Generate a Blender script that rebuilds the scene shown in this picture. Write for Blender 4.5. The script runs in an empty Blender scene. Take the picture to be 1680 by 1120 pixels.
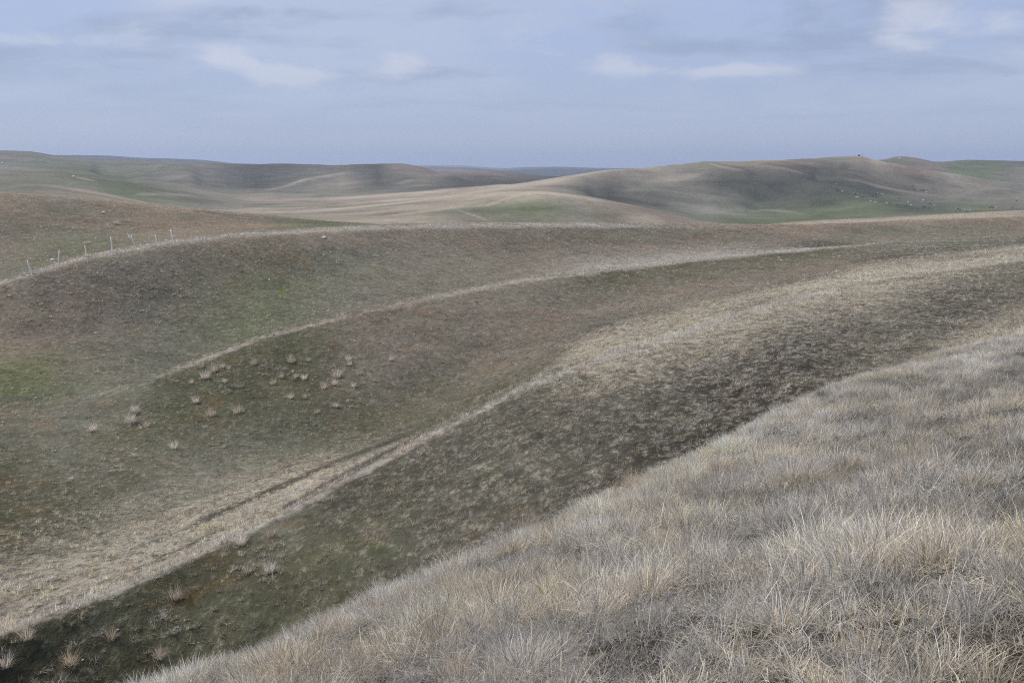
import bpy, bmesh, math, random
import numpy as np
from mathutils import Vector, Euler

rng = np.random.default_rng(7)
random.seed(7)
SC = bpy.context.scene
COL = SC.collection

# ------------------------------------------------------------------ camera
LENS, W, H = 35.0, 1680.0, 1120.0
F = LENS / 36.0 * W                       # focal length in photo pixels
HORIZON = 263.0                           # eye level in the photo
PITCH = math.atan((H / 2 - HORIZON) / F)  # camera looks down by this much
CAMZ = 40.0
cam = bpy.data.cameras.new('camera')
cam.lens = LENS; cam.sensor_width = 36.0; cam.sensor_fit = 'HORIZONTAL'
cam.clip_start = 0.05; cam.clip_end = 40000
cam_o = bpy.data.objects.new('camera', cam); COL.objects.link(cam_o)
cam_o.location = (0, 0, CAMZ)
cam_o.rotation_euler = (math.pi / 2 - PITCH, 0, 0)
SC.camera = cam_o

# ------------------------------------------------------------------ world, sun, exposure
SUN_EL, SUN_AZ = math.radians(53), math.radians(-72)     # azimuth from +Y (view direction), + is to the right
world = bpy.data.worlds.new('World'); SC.world = world; world.use_nodes = True
wt = world.node_tree; wt.nodes.clear()
def wn(t, **k):
    n = wt.nodes.new(t)
    for a, b in k.items(): setattr(n, a, b)
    return n
def wmath(op, a, b=None, c=None, clamp=False):
    n = wn('ShaderNodeMath', operation=op, use_clamp=clamp)
    for i, v in enumerate((a, b, c)):
        if v is None: continue
        if isinstance(v, (int, float)): n.inputs[i].default_value = v
        else: wt.links.new(v, n.inputs[i])
    return n.outputs[0]
def wmix(fac, a, b):
    n = wn('ShaderNodeMix', data_type='RGBA')
    for s, v in ((0, fac), (6, a), (7, b)):
        if isinstance(v, (int, float)): n.inputs[s].default_value = v
        elif isinstance(v, tuple): n.inputs[s].default_value = (*v, 1)
        else: wt.links.new(v, n.inputs[s])
    return n.outputs[2]
sky = wn('ShaderNodeTexSky', sky_type='NISHITA')
sky.sun_disc = False; sky.sun_elevation = SUN_EL; sky.sun_rotation = SUN_AZ
sky.altitude = 300; sky.air_density = 1.0; sky.dust_density = 0.6; sky.ozone_density = 2.0
tc = wn('ShaderNodeTexCoord')
sep = wn('ShaderNodeSeparateXYZ'); wt.links.new(tc.outputs['Generated'], sep.inputs[0])
dz = wmath('MAXIMUM', sep.outputs[2], 0.0)
den = wmath('ADD', dz, 0.10)
comb = wn('ShaderNodeCombineXYZ')
wt.links.new(wmath('DIVIDE', sep.outputs[0], den), comb.inputs[0])
wt.links.new(wmath('DIVIDE', sep.outputs[1], den), comb.inputs[1])
def wnoise(scale, detail, rough, offset, stretch=(1, 1, 1), dist=0.0):
    mp = wn('ShaderNodeMapping'); mp.inputs['Location'].default_value = offset; mp.inputs['Scale'].default_value = stretch
    wt.links.new(comb.outputs[0], mp.inputs[0])
    n = wn('ShaderNodeTexNoise'); n.inputs['Scale'].default_value = scale; n.inputs['Detail'].default_value = detail
    n.inputs['Roughness'].default_value = rough; n.inputs['Distortion'].default_value = dist
    wt.links.new(mp.outputs[0], n.inputs['Vector'])
    return n.outputs[0]
def wramp(v, lo, hi):
    n = wn('ShaderNodeMapRange', interpolation_type='SMOOTHSTEP')
    n.inputs[1].default_value = lo; n.inputs[2].default_value = hi
    wt.links.new(v, n.inputs[0]); return n.outputs[0]
# banks of cloud: direction (azimuth, elevation, degrees), half sizes, strength
az = wmath('ARCTAN2', sep.outputs[0], sep.outputs[1])
el = wmath('ARCSINE', sep.outputs[2])
BANKS = [(-15.6, 5.5, 2.0, .85, .95), (-13.0, 4.5, 2.0, .65, .9), (-17.0, 8.9, 4.2, 1.0, .9), (-6.3, 5.1, 1.7, .8, .7), (-9.5, 4.6, 3.5, .5, .5),
         (11.5, 4.8, 4.6, .45, .85), (5.0, 5.3, 3.0, .7, .6), (22.5, 7.0, 4.5, 1.7, .8), (4.5, 9.2, 6.0, .7, .75), (-27.5, 8.5, 3.0, .8, .7), (-25.0, 6.0, 6.0, .7, .6), (1.5, 7.0, 3.0, .9, .45)]
SHADES = [(11.0, 6.0, 5.5, .55, .8), (-14.5, 7.7, 3.6, .55, .75), (9.0, 7.4, 7.5, .9, .6), (21.0, 4.4, 7.0, .6, .5), (0.5, 9.0, 2.0, .5, .6), (-21.0, 5.0, 5.0, .5, .4)]
def lobes(lst):
    tot = None
    for a0, e0, sa, se, st in lst:
        u = wmath('MULTIPLY', wmath('SUBTRACT', az, math.radians(a0)), 1 / math.radians(sa))
        v = wmath('MULTIPLY', wmath('SUBTRACT', el, math.radians(e0)), 1 / math.radians(se))
        g = wmath('MULTIPLY', wmath('EXPONENT', wmath('MULTIPLY', wmath('ADD', wmath('MULTIPLY', u, u), wmath('MULTIPLY', v, v)), -1.0)), st)
        tot = g if tot is None else wmath('ADD', tot, g)
    return tot
banks = lobes(BANKS); shades = lobes(SHADES)
n_big = wnoise(0.62, 5, .55, (3.1, 1.7, 0), (1, .8, 1), .3)
comb2 = wn('ShaderNodeCombineXYZ'); wt.links.new(az, comb2.inputs[0]); wt.links.new(wmath('MULTIPLY', el, 2.1), comb2.inputs[1])
puff = wn('ShaderNodeTexNoise'); puff.inputs['Scale'].default_value = 13.0; puff.inputs['Detail'].default_value = 7; puff.inputs['Roughness'].default_value = .58; puff.inputs['Distortion'].default_value = .35
wt.links.new(comb2.outputs[0], puff.inputs['Vector'])
n_med = puff.outputs[0]
n_und = wnoise(1.05, 5, .55, (12.6, 8.1, 0), (.75, 1.0, 1), .3)
high = wramp(el, math.radians(.5), math.radians(6))
cover = wramp(wmath('ADD', wmath('MULTIPLY', n_big, .75), wmath('MULTIPLY', n_med, .35)), .44, .64)             # thin broken layer
lit = wramp(wmath('ADD', wmath('MULTIPLY', banks, .42), wmath('MULTIPLY', n_med, .95)), .58, .86)               # bright lumpy tops
under = wramp(wmath('ADD', wmath('MULTIPLY', n_und, .8), wmath('MULTIPLY', n_med, .25)), .50, .68)              # grey undersides
base = wmix(wramp(el, math.radians(0), math.radians(12)), (.405, .478, .668), (.440, .535, .80))
base = wmix(wmath('MULTIPLY', cover, wmath('ADD', wmath('MULTIPLY', high, .72), .08)), base, (.51, .570, .745))
base = wmix(wmath('MULTIPLY', wmath('MULTIPLY', under, .85), high), base, (.335, .405, .595))
base = wmix(wmath('MULTIPLY', wramp(wmath('ADD', wmath('MULTIPLY', shades, .5), wmath('MULTIPLY', n_med, .8)), .52, .86), .8), base, (.335, .402, .585))
base = wmix(wmath('MULTIPLY', wmath('MULTIPLY', lit, .85), high), base, (.62, .655, .785))
bg1 = wn('ShaderNodeBackground'); bg1.inputs[1].default_value = 0.10; wt.links.new(sky.outputs[0], bg1.inputs[0])
bg2 = wn('ShaderNodeBackground'); bg2.inputs[1].default_value = 1.0; wt.links.new(base, bg2.inputs[0])
mx = wn('ShaderNodeMixShader'); mx.inputs[0].default_value = 0.86
wt.links.new(bg1.outputs[0], mx.inputs[1]); wt.links.new(bg2.outputs[0], mx.inputs[2])
wo = wn('ShaderNodeOutputWorld'); wt.links.new(mx.outputs[0], wo.inputs[0])

sun = bpy.data.lights.new('sun', 'SUN'); sun.energy = 3.7; sun.angle = math.radians(7.0); sun.color = (1.0, .93, .83)
sun_o = bpy.data.objects.new('sun', sun); COL.objects.link(sun_o)
sd = Vector((math.sin(SUN_AZ) * math.cos(SUN_EL), math.cos(SUN_AZ) * math.cos(SUN_EL), math.sin(SUN_EL)))
sun_o.rotation_euler = sd.to_track_quat('Z', 'Y').to_euler(); sun_o.location = (0, 0, 300)

SC.view_settings.view_transform = 'Standard'; SC.view_settings.look = 'None'
SC.view_settings.exposure = 0.0; SC.view_settings.gamma = 1.0; SC.view_settings.use_curve_mapping = False
SC.render.engine = 'CYCLES'
SC.cycles.max_bounces = 4; SC.cycles.diffuse_bounces = 2; SC.cycles.transmission_bounces = 2
SC.cycles.volume_bounces = 0; SC.cycles.transparent_max_bounces = 4
SC.cycles.use_denoising = False
SC.cycles.filter_width = 1.1; SC.cycles.adaptive_threshold = 0.005

# ------------------------------------------------------------------ small maths
CP, SP = math.cos(PITCH), math.sin(PITCH)
def ray(px, py):
    """azimuth and tangent of elevation of a photo direction"""
    cx, cy = (px - W / 2) / F, (H / 2 - py) / F
    y, z = CP + cy * SP, -SP + cy * CP
    return math.atan2(cx, y), z / math.hypot(cx, y)
def project(x, y, z):
    """world -> photo pixels (numpy)"""
    z = z - CAMZ
    d = np.maximum(y * CP - z * SP, 1e-3)
    return W / 2 + F * x / d, H / 2 - F * (y * SP + z * CP) / d
def pchip(xk, yk, x):
    xk = np.asarray(xk, float); yk = np.asarray(yk, float)
    h = np.diff(xk); dl = np.diff(yk) / h
    d = np.zeros_like(yk)
    if len(xk) > 2:
        w1 = 2 * h[1:] + h[:-1]; w2 = h[1:] + 2 * h[:-1]
        with np.errstate(divide='ignore', invalid='ignore'):
            m = (w1 + w2) / (w1 / dl[:-1] + w2 / dl[1:])
        d[1:-1] = np.where(dl[:-1] * dl[1:] > 0, m, 0.0)
    d[0], d[-1] = dl[0], dl[-1]
    x = np.clip(x, xk[0], xk[-1])
    i = np.clip(np.searchsorted(xk, x) - 1, 0, len(h) - 1)
    t = (x - xk[i]) / h[i]
    return ((1 + 2 * t) * (1 - t) ** 2) * yk[i] + t * (1 - t) ** 2 * h[i] * d[i] + t * t * (3 - 2 * t) * yk[i + 1] + t * t * (t - 1) * h[i] * d[i + 1]
def _hash(ix, iy, s):
    n = (ix.astype(np.int64) * 374761393 + iy.astype(np.int64) * 668265263 + s * 974711) & 0xffffffff
    n = ((n ^ (n >> 13)) * 1274126177) & 0xffffffff
    return ((n ^ (n >> 16)) & 0xffff) / 65535.0
def vnoise(x, y, s=0):
    ix, iy = np.floor(x), np.floor(y); fx, fy = x - ix, y - iy
    fx, fy = fx * fx * (3 - 2 * fx), fy * fy * (3 - 2 * fy)
    a, b = _hash(ix, iy, s), _hash(ix + 1, iy, s); c, d = _hash(ix, iy + 1, s), _hash(ix + 1, iy + 1, s)
    return (a + (b - a) * fx) * (1 - fy) + (c + (d - c) * fx) * fy
def fbm(x, y, wl, oct=4, s=0, rough=.5):
    v = 0; a = 1; t = 0
    for o in range(oct):
        v = v + a * (vnoise(x / wl * 2 ** o + 17.3 * o, y / wl * 2 ** o - 9.1 * o, s + o) - .5); t += a; a *= rough
    return v / t * 2
def sstep(a, b, x):
    t = np.clip((x - a) / (b - a), 0, 1); return t * t * (3 - 2 * t)

# ------------------------------------------------------------------ vegetation palette: ground colour, dry grass colour, cover
VEG = {
    'a': ((.042, .039, .032), (.60, .56, .48), .50),      # dry grey grass
    'p': ((.215, .195, .162), (.64, .585, .50), 1.0),       # bleached grass along crests and tracks
    'u': ((.058, .053, .044), (.40, .36, .29), .12),       # worn rut
    'G': ((.088, .120, .034), (.36, .37, .20), .30),       # lush green turf
    'k': ((.082, .078, .060), (.45, .41, .33), .52),       # dark thatch with dry grass
    'K': ((.048, .044, .036), (.48, .44, .36), .50),      # blackened thatch
    'm': ((.083, .082, .052), (.45, .41, .315), .38),      # moss and short turf
    's': ((.138, .133, .100), (.44, .41, .33), .45),     # sage grey-green turf
    'g': ((.112, .118, .073), (.42, .40, .29), .42),     # fresh green turf
    't': ((.124, .113, .086), (.69, .62, .49), .84),       # straw
    'b': ((.158, .139, .109), (.46, .405, .325), .45),      # brown turf
    'o': ((.200, .162, .121), (.49, .415, .32), .45),     # rusty turf
    'y': ((.172, .165, .134), (.30, .28, .23), .3),        # distant grey-green hillside
    'l': ((.262, .230, .184), (.40, .355, .285), .3),      # distant dry grass
    'h': ((.340, .298, .238), (.46, .405, .325), .3),      # distant pale crest grass
    'd': ((.076, .077, .065), (.20, .19, .165), .2),       # distant dark scrub; on the big hill its darkness also stands for cloud shadow
    'n': ((.118, .134, .082), (.24, .24, .165), .2),       # distant fresh pasture
    'r': ((.190, .153, .128), (.28, .225, .185), .2),        # distant bare reddish soil
    'w': ((.230, .224, .188), (.44, .42, .36), .4),        # distant pale scrub
}
VT = {k: np.array([*v[0], *v[1], v[2]]) for k, v in VEG.items()}

# ------------------------------------------------------------------ relief: lines of crests, faces and hollows, near to far
# name, rows to the next line, knots (x, y, distance in m), vegetation knots
L = []
def line(name, rows, knots, veg):
    L.append((name, rows, knots, [(float(p.split(':')[0]), p.split(':')[1]) for p in veg.split()]))
line('near', 24, [(-400, 2200, 1.6), (0, 1800, 2.0), (840, 1350, 2.6), (1680, 1250, 2.7)], '0:a')
line('slope_low', 30, [(-400, 1700, 3.0), (0, 1450, 3.8), (280, 1300, 4.5), (840, 1080, 5.0), (1300, 950, 5.6), (1680, 860, 6.5)], '0:a')
line('slope_mid', 30, [(-400, 1553.9, 4.2), (0, 1357.4, 5.2), (280, 1213.3, 6.2), (560, 1079.3, 7.2), (840, 965.3, 8), (1260, 809.5, 10.5), (1680, 684.9, 14)], '0:a')
line('slope_crest', 24, [(-400, 1461.6, 5.5), (0, 1273.6, 6.8), (280, 1150.6, 8), (540, 1036.1, 9.5), (700, 961.2, 10.8), (870, 881.3, 12.5), (1000, 819.8, 14.5),
     (1150, 751.4, 17), (1300, 681.2, 20.5), (1450, 621.1, 25), (1560, 584.6, 30), (1680, 551.0, 38)], '0:a 1680:a')
line('gully', 26, [(-300, 1419.2, 21), (0, 1295.6, 25.5), (280, 1173.6, 26.5), (540, 1054.1, 27), (700, 976.2, 27.5), (870, 891.3, 28), (1000, 827.8, 29), (1150, 757.4, 31),
     (1300, 686.2, 34), (1450, 625.1, 38), (1560, 585.6, 43), (1680, 549.0, 50)], '0:m 540:m 720:k 900:k 1000:K 1400:K 1500:k 1600:t 1680:t')
line('spur_face', 26, [(-300, 1260, 23), (0, 1140, 27.5), (280, 1030, 29.5), (540, 905, 32), (700, 820, 34.5), (870, 735, 36.5), (1000, 680, 39.5), (1150, 630, 44),
     (1300, 575, 50), (1450, 535, 60), (1680, 490, 78)], '0:m 560:m 700:k 870:k 1000:k 1150:K 1330:K 1450:k 1560:K 1680:k')
line('spur_crest', 12, [(-300, 1190, 25), (0, 1045, 29), (200, 970, 31), (400, 880, 34.5), (520, 818, 37), (690, 724, 42), (780, 676, 44), (870, 632, 46.5), (1000, 584, 52), (1150, 541, 61),
     (1300, 494, 74), (1450, 464, 90), (1680, 430, 115)], '0:m 380:m 450:s 560:k 690:k 870:k 1000:t 1150:t 1300:t 1450:t 1680:k')
line('spur_back', 14, [(-300, 1192, 27), (0, 1047, 31), (200, 972, 33.5), (400, 882, 37.5), (520, 819, 42), (690, 728, 52), (780, 680, 56), (870, 636, 60), (1000, 586, 66), (1150, 541, 73),
     (1300, 491, 85), (1450, 459, 101), (1680, 427, 126)], '0:t 400:t 560:t 640:s 700:m 860:m 920:t 1300:t 1680:t')
line('shoulder', 16, [(-300, 1050, 34), (0, 960, 37), (200, 890, 41), (400, 820, 46), (520, 775, 51), (690, 705, 58), (870, 615, 67), (1000, 550, 76), (1150, 508, 85),
     (1300, 474, 96), (1450, 447, 111), (1680, 416, 138)], '0:t 200:t 400:t 520:t 620:s 700:m 870:m 960:t 1150:t 1300:t 1680:t')
line('valley_floor', 16, [(-300, 900, 44), (0, 855, 46), (200, 803, 51), (400, 757, 57), (600, 700, 64), (690, 668, 68), (870, 582, 76), (1000, 528, 85), (1150, 490, 95), (1300, 462, 107),
     (1450, 436, 122), (1680, 407, 150)], '0:m 100:m 200:s 400:s 600:m 870:b 1000:k 1150:b 1300:k 1450:t 1680:t')
line('hollow', 18, [(-300, 790, 54), (0, 760, 57), (200, 715, 61), (400, 668, 66), (600, 610, 73), (870, 530, 88), (1000, 505, 98), (1150, 475, 108), (1300, 450, 120), (1450, 425, 135), (1680, 398, 165)],
     '0:m 100:s 200:m 400:m 500:m 640:b 1150:b 1300:b 1450:k 1680:k')
line('second_crest', 10, [(-300, 700, 64), (0, 690, 67), (100, 668, 69), (210, 637, 70), (300, 602, 74), (430, 553, 80), (560, 520, 86), (700, 490, 94), (850, 462, 105), (1000, 443, 117),
     (1200, 421, 137), (1330, 410, 152), (1450, 401, 168), (1680, 386, 195)], '0:s 210:s 300:m 480:m 600:b 850:b 1000:m 1200:m 1330:m 1450:s 1680:s')
line('second_back', 16, [(-300, 660, 70), (0, 650, 74), (210, 633, 78), (300, 603, 86), (430, 554, 95), (560, 521.5, 104), (700, 491, 115), (850, 462, 128), (1000, 442, 140), (1200, 418, 156), (1330, 406, 168), (1450, 397, 183), (1680, 383, 210)],
     '0:g 100:g 210:s 300:s 430:g 560:s 700:s 850:b 1000:p 1200:p 1330:k 1450:b 1680:b')
line('third_face', 18, [(-300, 570, 88), (0, 570, 90), (210, 540, 97), (430, 480, 112), (700, 430, 135), (850, 415, 148), (1000, 405, 160), (1200, 394, 178), (1450, 383, 200), (1680, 372, 225)],
     '0:o 120:b 260:s 430:g 560:s 700:b 1000:b 1300:b 1500:s 1680:b')
line('third_crest', 8, [(-300, 560, 95), (-100, 500, 100), (0, 465, 104), (140, 422, 112), (280, 399, 120), (400, 385, 130), (540, 376, 142), (700, 370, 158), (870, 368, 172), (1050, 369, 185), (1300, 371, 200), (1450, 366, 212), (1680, 356, 235)],
     '0:b 200:b 400:o 540:b 700:b 870:b 1050:s 1200:b 1300:o 1450:b 1680:o')
line('third_back', 10, [(-300, 562, 112), (0, 467, 125), (140, 424, 135), (280, 400.5, 146), (400, 386, 158), (540, 377, 172), (700, 372, 190), (870, 371, 210), (1050, 372, 225), (1300, 373, 240), (1450, 368, 250), (1680, 358, 270)],
     '0:s 140:g 280:b 540:n 870:l 1680:l')
line('brown_hill', 12, [(-300, 400, 165), (0, 390, 170), (140, 376, 176), (280, 372, 186), (400, 370, 196), (540, 367, 205), (620, 370, 215), (870, 374, 260), (1300, 374, 285), (1450, 362, 285), (1680, 352, 295)],
     '0:b 140:s 280:o 400:o 540:n 620:l 870:l 1680:l')
line('brown_crest', 8, [(-300, 305, 215), (0, 318, 215), (140, 328, 215), (280, 342, 217), (400, 353, 222), (500, 361, 228), (545, 363.5, 232), (700, 372, 250), (870, 374, 280), (1050, 374, 300),
     (1240, 371, 300), (1350, 365, 300), (1450, 358, 305), (1560, 352, 310), (1680, 347, 315)], '0:o 100:b 250:o 400:b 540:n 870:l 1680:l')
line('brown_back', 12, [(-300, 308, 290), (0, 321, 290), (280, 346, 300), (545, 366, 310), (870, 378, 350), (1050, 378, 370), (1350, 368, 390), (1680, 350, 400)], '0:l 280:w 545:l 1680:n')
line('mound_face', 14, [(-300, 325, 380), (0, 335, 380), (280, 350, 400), (545, 360, 400), (700, 350, 415), (870, 342, 420), (1000, 352, 420), (1100, 362, 420), (1200, 380, 430), (1350, 380, 470), (1680, 365, 480)],
     '0:y 210:y 280:l 545:l 690:l 760:y 870:n 960:y 1010:b 1060:l 1100:r 1160:l 1250:n 1350:n')
line('mound_crest', 10, [(-300, 304, 520), (0, 301, 520), (60, 299, 520), (130, 308, 520), (210, 323, 510), (280, 336, 490), (420, 350, 470), (545, 352, 470), (650, 340, 472), (760, 328, 475), (830, 318, 480), (880, 315, 480),
     (930, 320, 478), (1000, 332, 475), (1060, 344, 470), (1110, 356, 465), (1160, 366, 465), (1250, 378, 470), (1350, 372, 520), (1680, 356, 560)],
     '0:y 60:y 130:l 210:l 280:w 420:l 545:l 700:l 760:h 880:h 1000:l 1060:r 1160:l 1250:n 1350:n')
line('mound_back', 14, [(-300, 306, 650), (0, 305, 650), (130, 312, 640), (210, 328, 620), (280, 340, 600), (420, 347, 590), (545, 345, 560), (650, 337, 560), (760, 326, 565), (830, 318.5, 570), (880, 317, 575),
     (930, 322, 585), (1000, 334, 600), (1060, 345, 610), (1160, 365, 620), (1250, 365, 640), (1350, 363, 680), (1450, 360, 720), (1680, 350, 760)],
     '0:y 130:y 210:n 280:w 420:l 545:l 650:y 760:l 840:h 930:l 1000:y 1100:w 1160:n 1350:n 1680:n')
line('far_slope_low', 34, [(-300, 300, 760), (0, 303, 760), (130, 306, 750), (210, 318, 740), (280, 325, 730), (420, 338, 680), (545, 336, 650), (650, 330, 650), (760, 319, 660), (840, 310, 680), (930, 312, 720), (1000, 325, 760),
     (1060, 333, 790), (1160, 345, 820), (1250, 350, 840), (1350, 345, 860), (1450, 335, 900), (1560, 340, 930), (1680, 337, 960)],
     '0:y 150:y 210:n 280:n 330:y 420:l 545:y 650:l 760:h 840:l 930:y 1000:d 1080:d 1160:w 1250:n 1350:n 1450:n 1500:d 1600:n 1680:y')
line('far_slope', 34, [(-300, 292, 850), (0, 290, 850), (130, 292, 850), (280, 310, 850), (420, 330, 800), (545, 330, 770), (650, 324, 780), (760, 313, 800), (840, 304, 830), (930, 299, 880), (1000, 302, 930), (1080, 301, 980), (1160, 296, 1000),
     (1250, 292, 1020), (1350, 293, 1040), (1400, 299, 1050), (1450, 312, 1060), (1560, 325, 1100), (1680, 318, 1150)],
     '0:y 200:n 280:y 420:y 545:l 650:l 760:h 840:h 900:l 940:y 1000:d 1050:y 1110:y 1180:d 1300:d 1400:d 1450:d 1560:y 1680:y')  # darkest stretches carry the big hill's cloud shadow as colour
line('far_crest', 10, [(-300, 270, 1050), (0, 280, 1050), (130, 284, 1050), (280, 302, 1000), (420, 325, 900), (545, 326, 860), (650, 319, 870), (760, 309.5, 890), (840, 301.5, 930), (930, 289, 1000), (1010, 277.5, 1070), (1080, 272, 1120),
     (1150, 266, 1160), (1250, 262, 1200), (1340, 258, 1250), (1410, 253, 1290), (1430, 258, 1290), (1470, 268, 1280), (1520, 277, 1270), (1560, 283, 1260), (1610, 292, 1250), (1650, 298, 1250), (1680, 300, 1300)],
     '0:y 200:y 280:y 420:l 545:l 760:l 840:h 930:h 1010:l 1080:l 1150:y 1250:l 1320:r 1370:y 1410:l 1440:h 1500:r 1560:l 1680:y')
line('far_back', 14, [(-300, 274, 1300), (0, 283, 1300), (280, 304, 1250), (420, 318, 1150), (545, 318, 1120), (650, 312, 1120), (760, 306, 1130), (840, 304, 1150), (930, 293, 1250), (1010, 282, 1350), (1150, 272, 1500), (1250, 268, 1550),
     (1410, 259, 1600), (1470, 272, 1550), (1560, 288, 1500), (1640, 296, 1500), (1680, 296, 1520)], '0:y 280:y 420:y 545:y 760:d 1470:y 1560:n 1600:n 1680:y')
line('horizon_slope', 26, [(-300, 272, 1500), (0, 272, 1500), (130, 279, 1480), (280, 292, 1450), (420, 304, 1350), (545, 303, 1350), (650, 299, 1350), (760, 298, 1370), (850, 298, 1400), (930, 300, 1500), (1010, 290, 1600), (1150, 275, 1800),
     (1410, 264, 1900), (1470, 266, 1800), (1560, 277, 1750), (1600, 279, 1750), (1680, 279, 1750)], '0:y 130:n 200:n 280:y 420:d 500:y 560:l 620:d 700:y 760:d 1475:n 1520:r 1560:n 1620:n 1680:y')
line('horizon_crest', 10, [(-300, 238, 1900), (0, 246, 1900), (40, 246.5, 1900), (90, 255, 1900), (200, 262, 1950), (330, 266, 2000), (400, 270, 2000), (470, 268, 2000), (560, 270.5, 1950), (650, 268, 1900), (690, 274, 1900), (720, 283, 1900), (760, 282.5, 1950),
     (800, 281, 2000), (850, 286, 2050), (905, 291, 2050), (1010, 290, 2100), (1200, 280, 2200), (1410, 264, 2200), (1450, 261, 2200), (1475, 256, 2200), (1500, 258, 2200), (1540, 265, 2250), (1600, 262, 2300), (1680, 263.5, 2350)],
     '0:y 200:y 330:y 400:d 560:d 620:d 650:r 720:r 800:r 905:d 1475:y 1500:r 1540:y 1600:n 1680:d')
line('horizon_back', 10, [(-300, 246, 2900), (0, 252, 2900), (90, 259, 2900), (330, 270, 3000), (560, 275, 3000), (720, 287, 3000), (905, 293, 3000), (1410, 270, 3200), (1680, 268, 3400)], '0:d')
line('blue_face', 12, [(-300, 262, 4200), (0, 264, 4200), (400, 276, 4400), (690, 286, 4600), (900, 288, 4600), (1010, 286, 4600), (1680, 276, 4600)], '0:d 750:l 800:d 1000:d')
line('blue_crest', 8, [(-300, 245, 5200), (0, 251, 5200), (100, 253.5, 5200), (150, 254.5, 5200), (240, 261, 5200), (330, 264, 5200), (400, 271, 5300), (560, 275, 5500), (690, 274, 5600), (760, 274.5, 5600), (830, 279, 5600), (900, 277, 5600), (1000, 278, 5600), (1100, 281, 5600), (1680, 278, 5600)], '0:d')
line('blue_dip', 8, [(-300, 258, 6500), (0, 258, 6500), (690, 277, 6500), (900, 280, 6500), (1680, 280, 6500)], '0:d 760:l 900:d')
line('last_crest', 6, [(-300, 262, 7800), (0, 262, 7800), (400, 270, 7800), (560, 273, 7800), (690, 271.5, 7800), (750, 271, 7800), (830, 275.5, 7800), (900, 274.5, 7800), (1000, 276, 7800), (1680, 280, 7800)], '0:d 770:y 850:d')
line('last_back', 1, [(-300, 292, 9500), (1680, 292, 9500)], '0:d')

# columns: fine inside the view, coarse round the back
A_IN = math.radians(31.0)
cols = np.concatenate([np.linspace(-math.pi, -A_IN, 130)[:-1], np.linspace(-A_IN, A_IN, 760), np.linspace(A_IN, math.pi, 130)[1:-1]])
NC = len(cols)
def around(azk, val, a):
    """value along a line; held at the ends, blended round the back"""
    v = pchip(azk, val, a)
    e0, e1 = val[0], val[-1]
    back = (a > azk[-1]) | (a < azk[0])
    span = 2 * math.pi - (azk[-1] - azk[0])
    t = np.where(a > azk[-1], (a - azk[-1]) / span, (a + 2 * math.pi - azk[-1]) / span)
    t = sstep(.12, .88, t)
    return np.where(back, e1 + (e0 - e1) * t, v)
nodes_r, nodes_z, nodes_v = [np.full(NC, .3)], [np.full(NC, -1.68)], [np.tile(VT['a'], (NC, 1))]
for name, rows, knots, veg in L:
    rr = [ray(x, y) for x, y, r in knots]
    azk = np.array([a for a, t in rr]); r = np.log([k[2] for k in knots]); t = np.array([q for a, q in rr])
    R = np.exp(around(azk, r, cols)); T = around(azk, t, cols)
    nodes_r.append(R); nodes_z.append(R * T)
    kx = np.array([k[0] for k in knots], float); ky = np.array([k[1] for k in knots], float)
    vx = [p for p, c in veg]
    va = np.array([ray(p, np.interp(p, kx, ky))[0] for p in vx])
    vc = np.array([VT[c] for p, c in veg])
    nodes_v.append(np.stack([np.interp(cols, va, vc[:, j]) for j in range(7)], 1))
nodes_r = np.array(nodes_r); nodes_z = np.array(nodes_z); nodes_v = np.array(nodes_v)
row_s = []
for k in range(len(nodes_r) - 1):
    n = 6 if k == 0 else L[k - 1][1]
    row_s += [k + i / n for i in range(n)]
row_s.append(len(nodes_r) - 1); row_s = np.array(row_s); NR = len(row_s)
PR = np.zeros((NR, NC)); PZ = np.zeros((NR, NC))
ki = np.minimum(row_s.astype(int), len(nodes_r) - 2); kf = row_s - ki
lr = np.log(nodes_r)
PR = np.exp(lr[ki] * (1 - kf)[:, None] + lr[ki + 1] * kf[:, None])
for c in range(NC):
    PZ[:, c] = pchip(nodes_r[:, c], nodes_z[:, c], PR[:, c])
PV = nodes_v[ki] * (1 - kf)[:, None, None] + nodes_v[ki + 1] * kf[:, None, None]
PX = PR * np.sin(cols)[None, :]; PY = PR * np.cos(cols)[None, :]
# small relief: hummocks near, runnels and swells far
PZ += CAMZ
PZ += fbm(PX, PY, 0.9, 3, 3) * .05 * sstep(1, 4, PR) * (1 - sstep(90, 160, PR))
PZ += fbm(PX, PY, 6, 3, 11) * .16 * sstep(8, 25, PR) * (1 - sstep(200, 400, PR))
PZ += (fbm(PX, PY, 150, 4, 21) * 3.4 - np.abs(fbm(PX, PY, 120, 2, 31)) * 3.4 - np.abs(fbm(PX + .3 * PY, PY * .7, 55, 2, 35)) * .8) * sstep(330, 800, PR) * (1 - .5 * sstep(2500, 4000, PR))
PZ += fbm(PX, PY, 900, 4, 41) * 14 * sstep(3000, 5000, PR)
PX_, PY_ = project(PX, PY, PZ)

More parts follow.
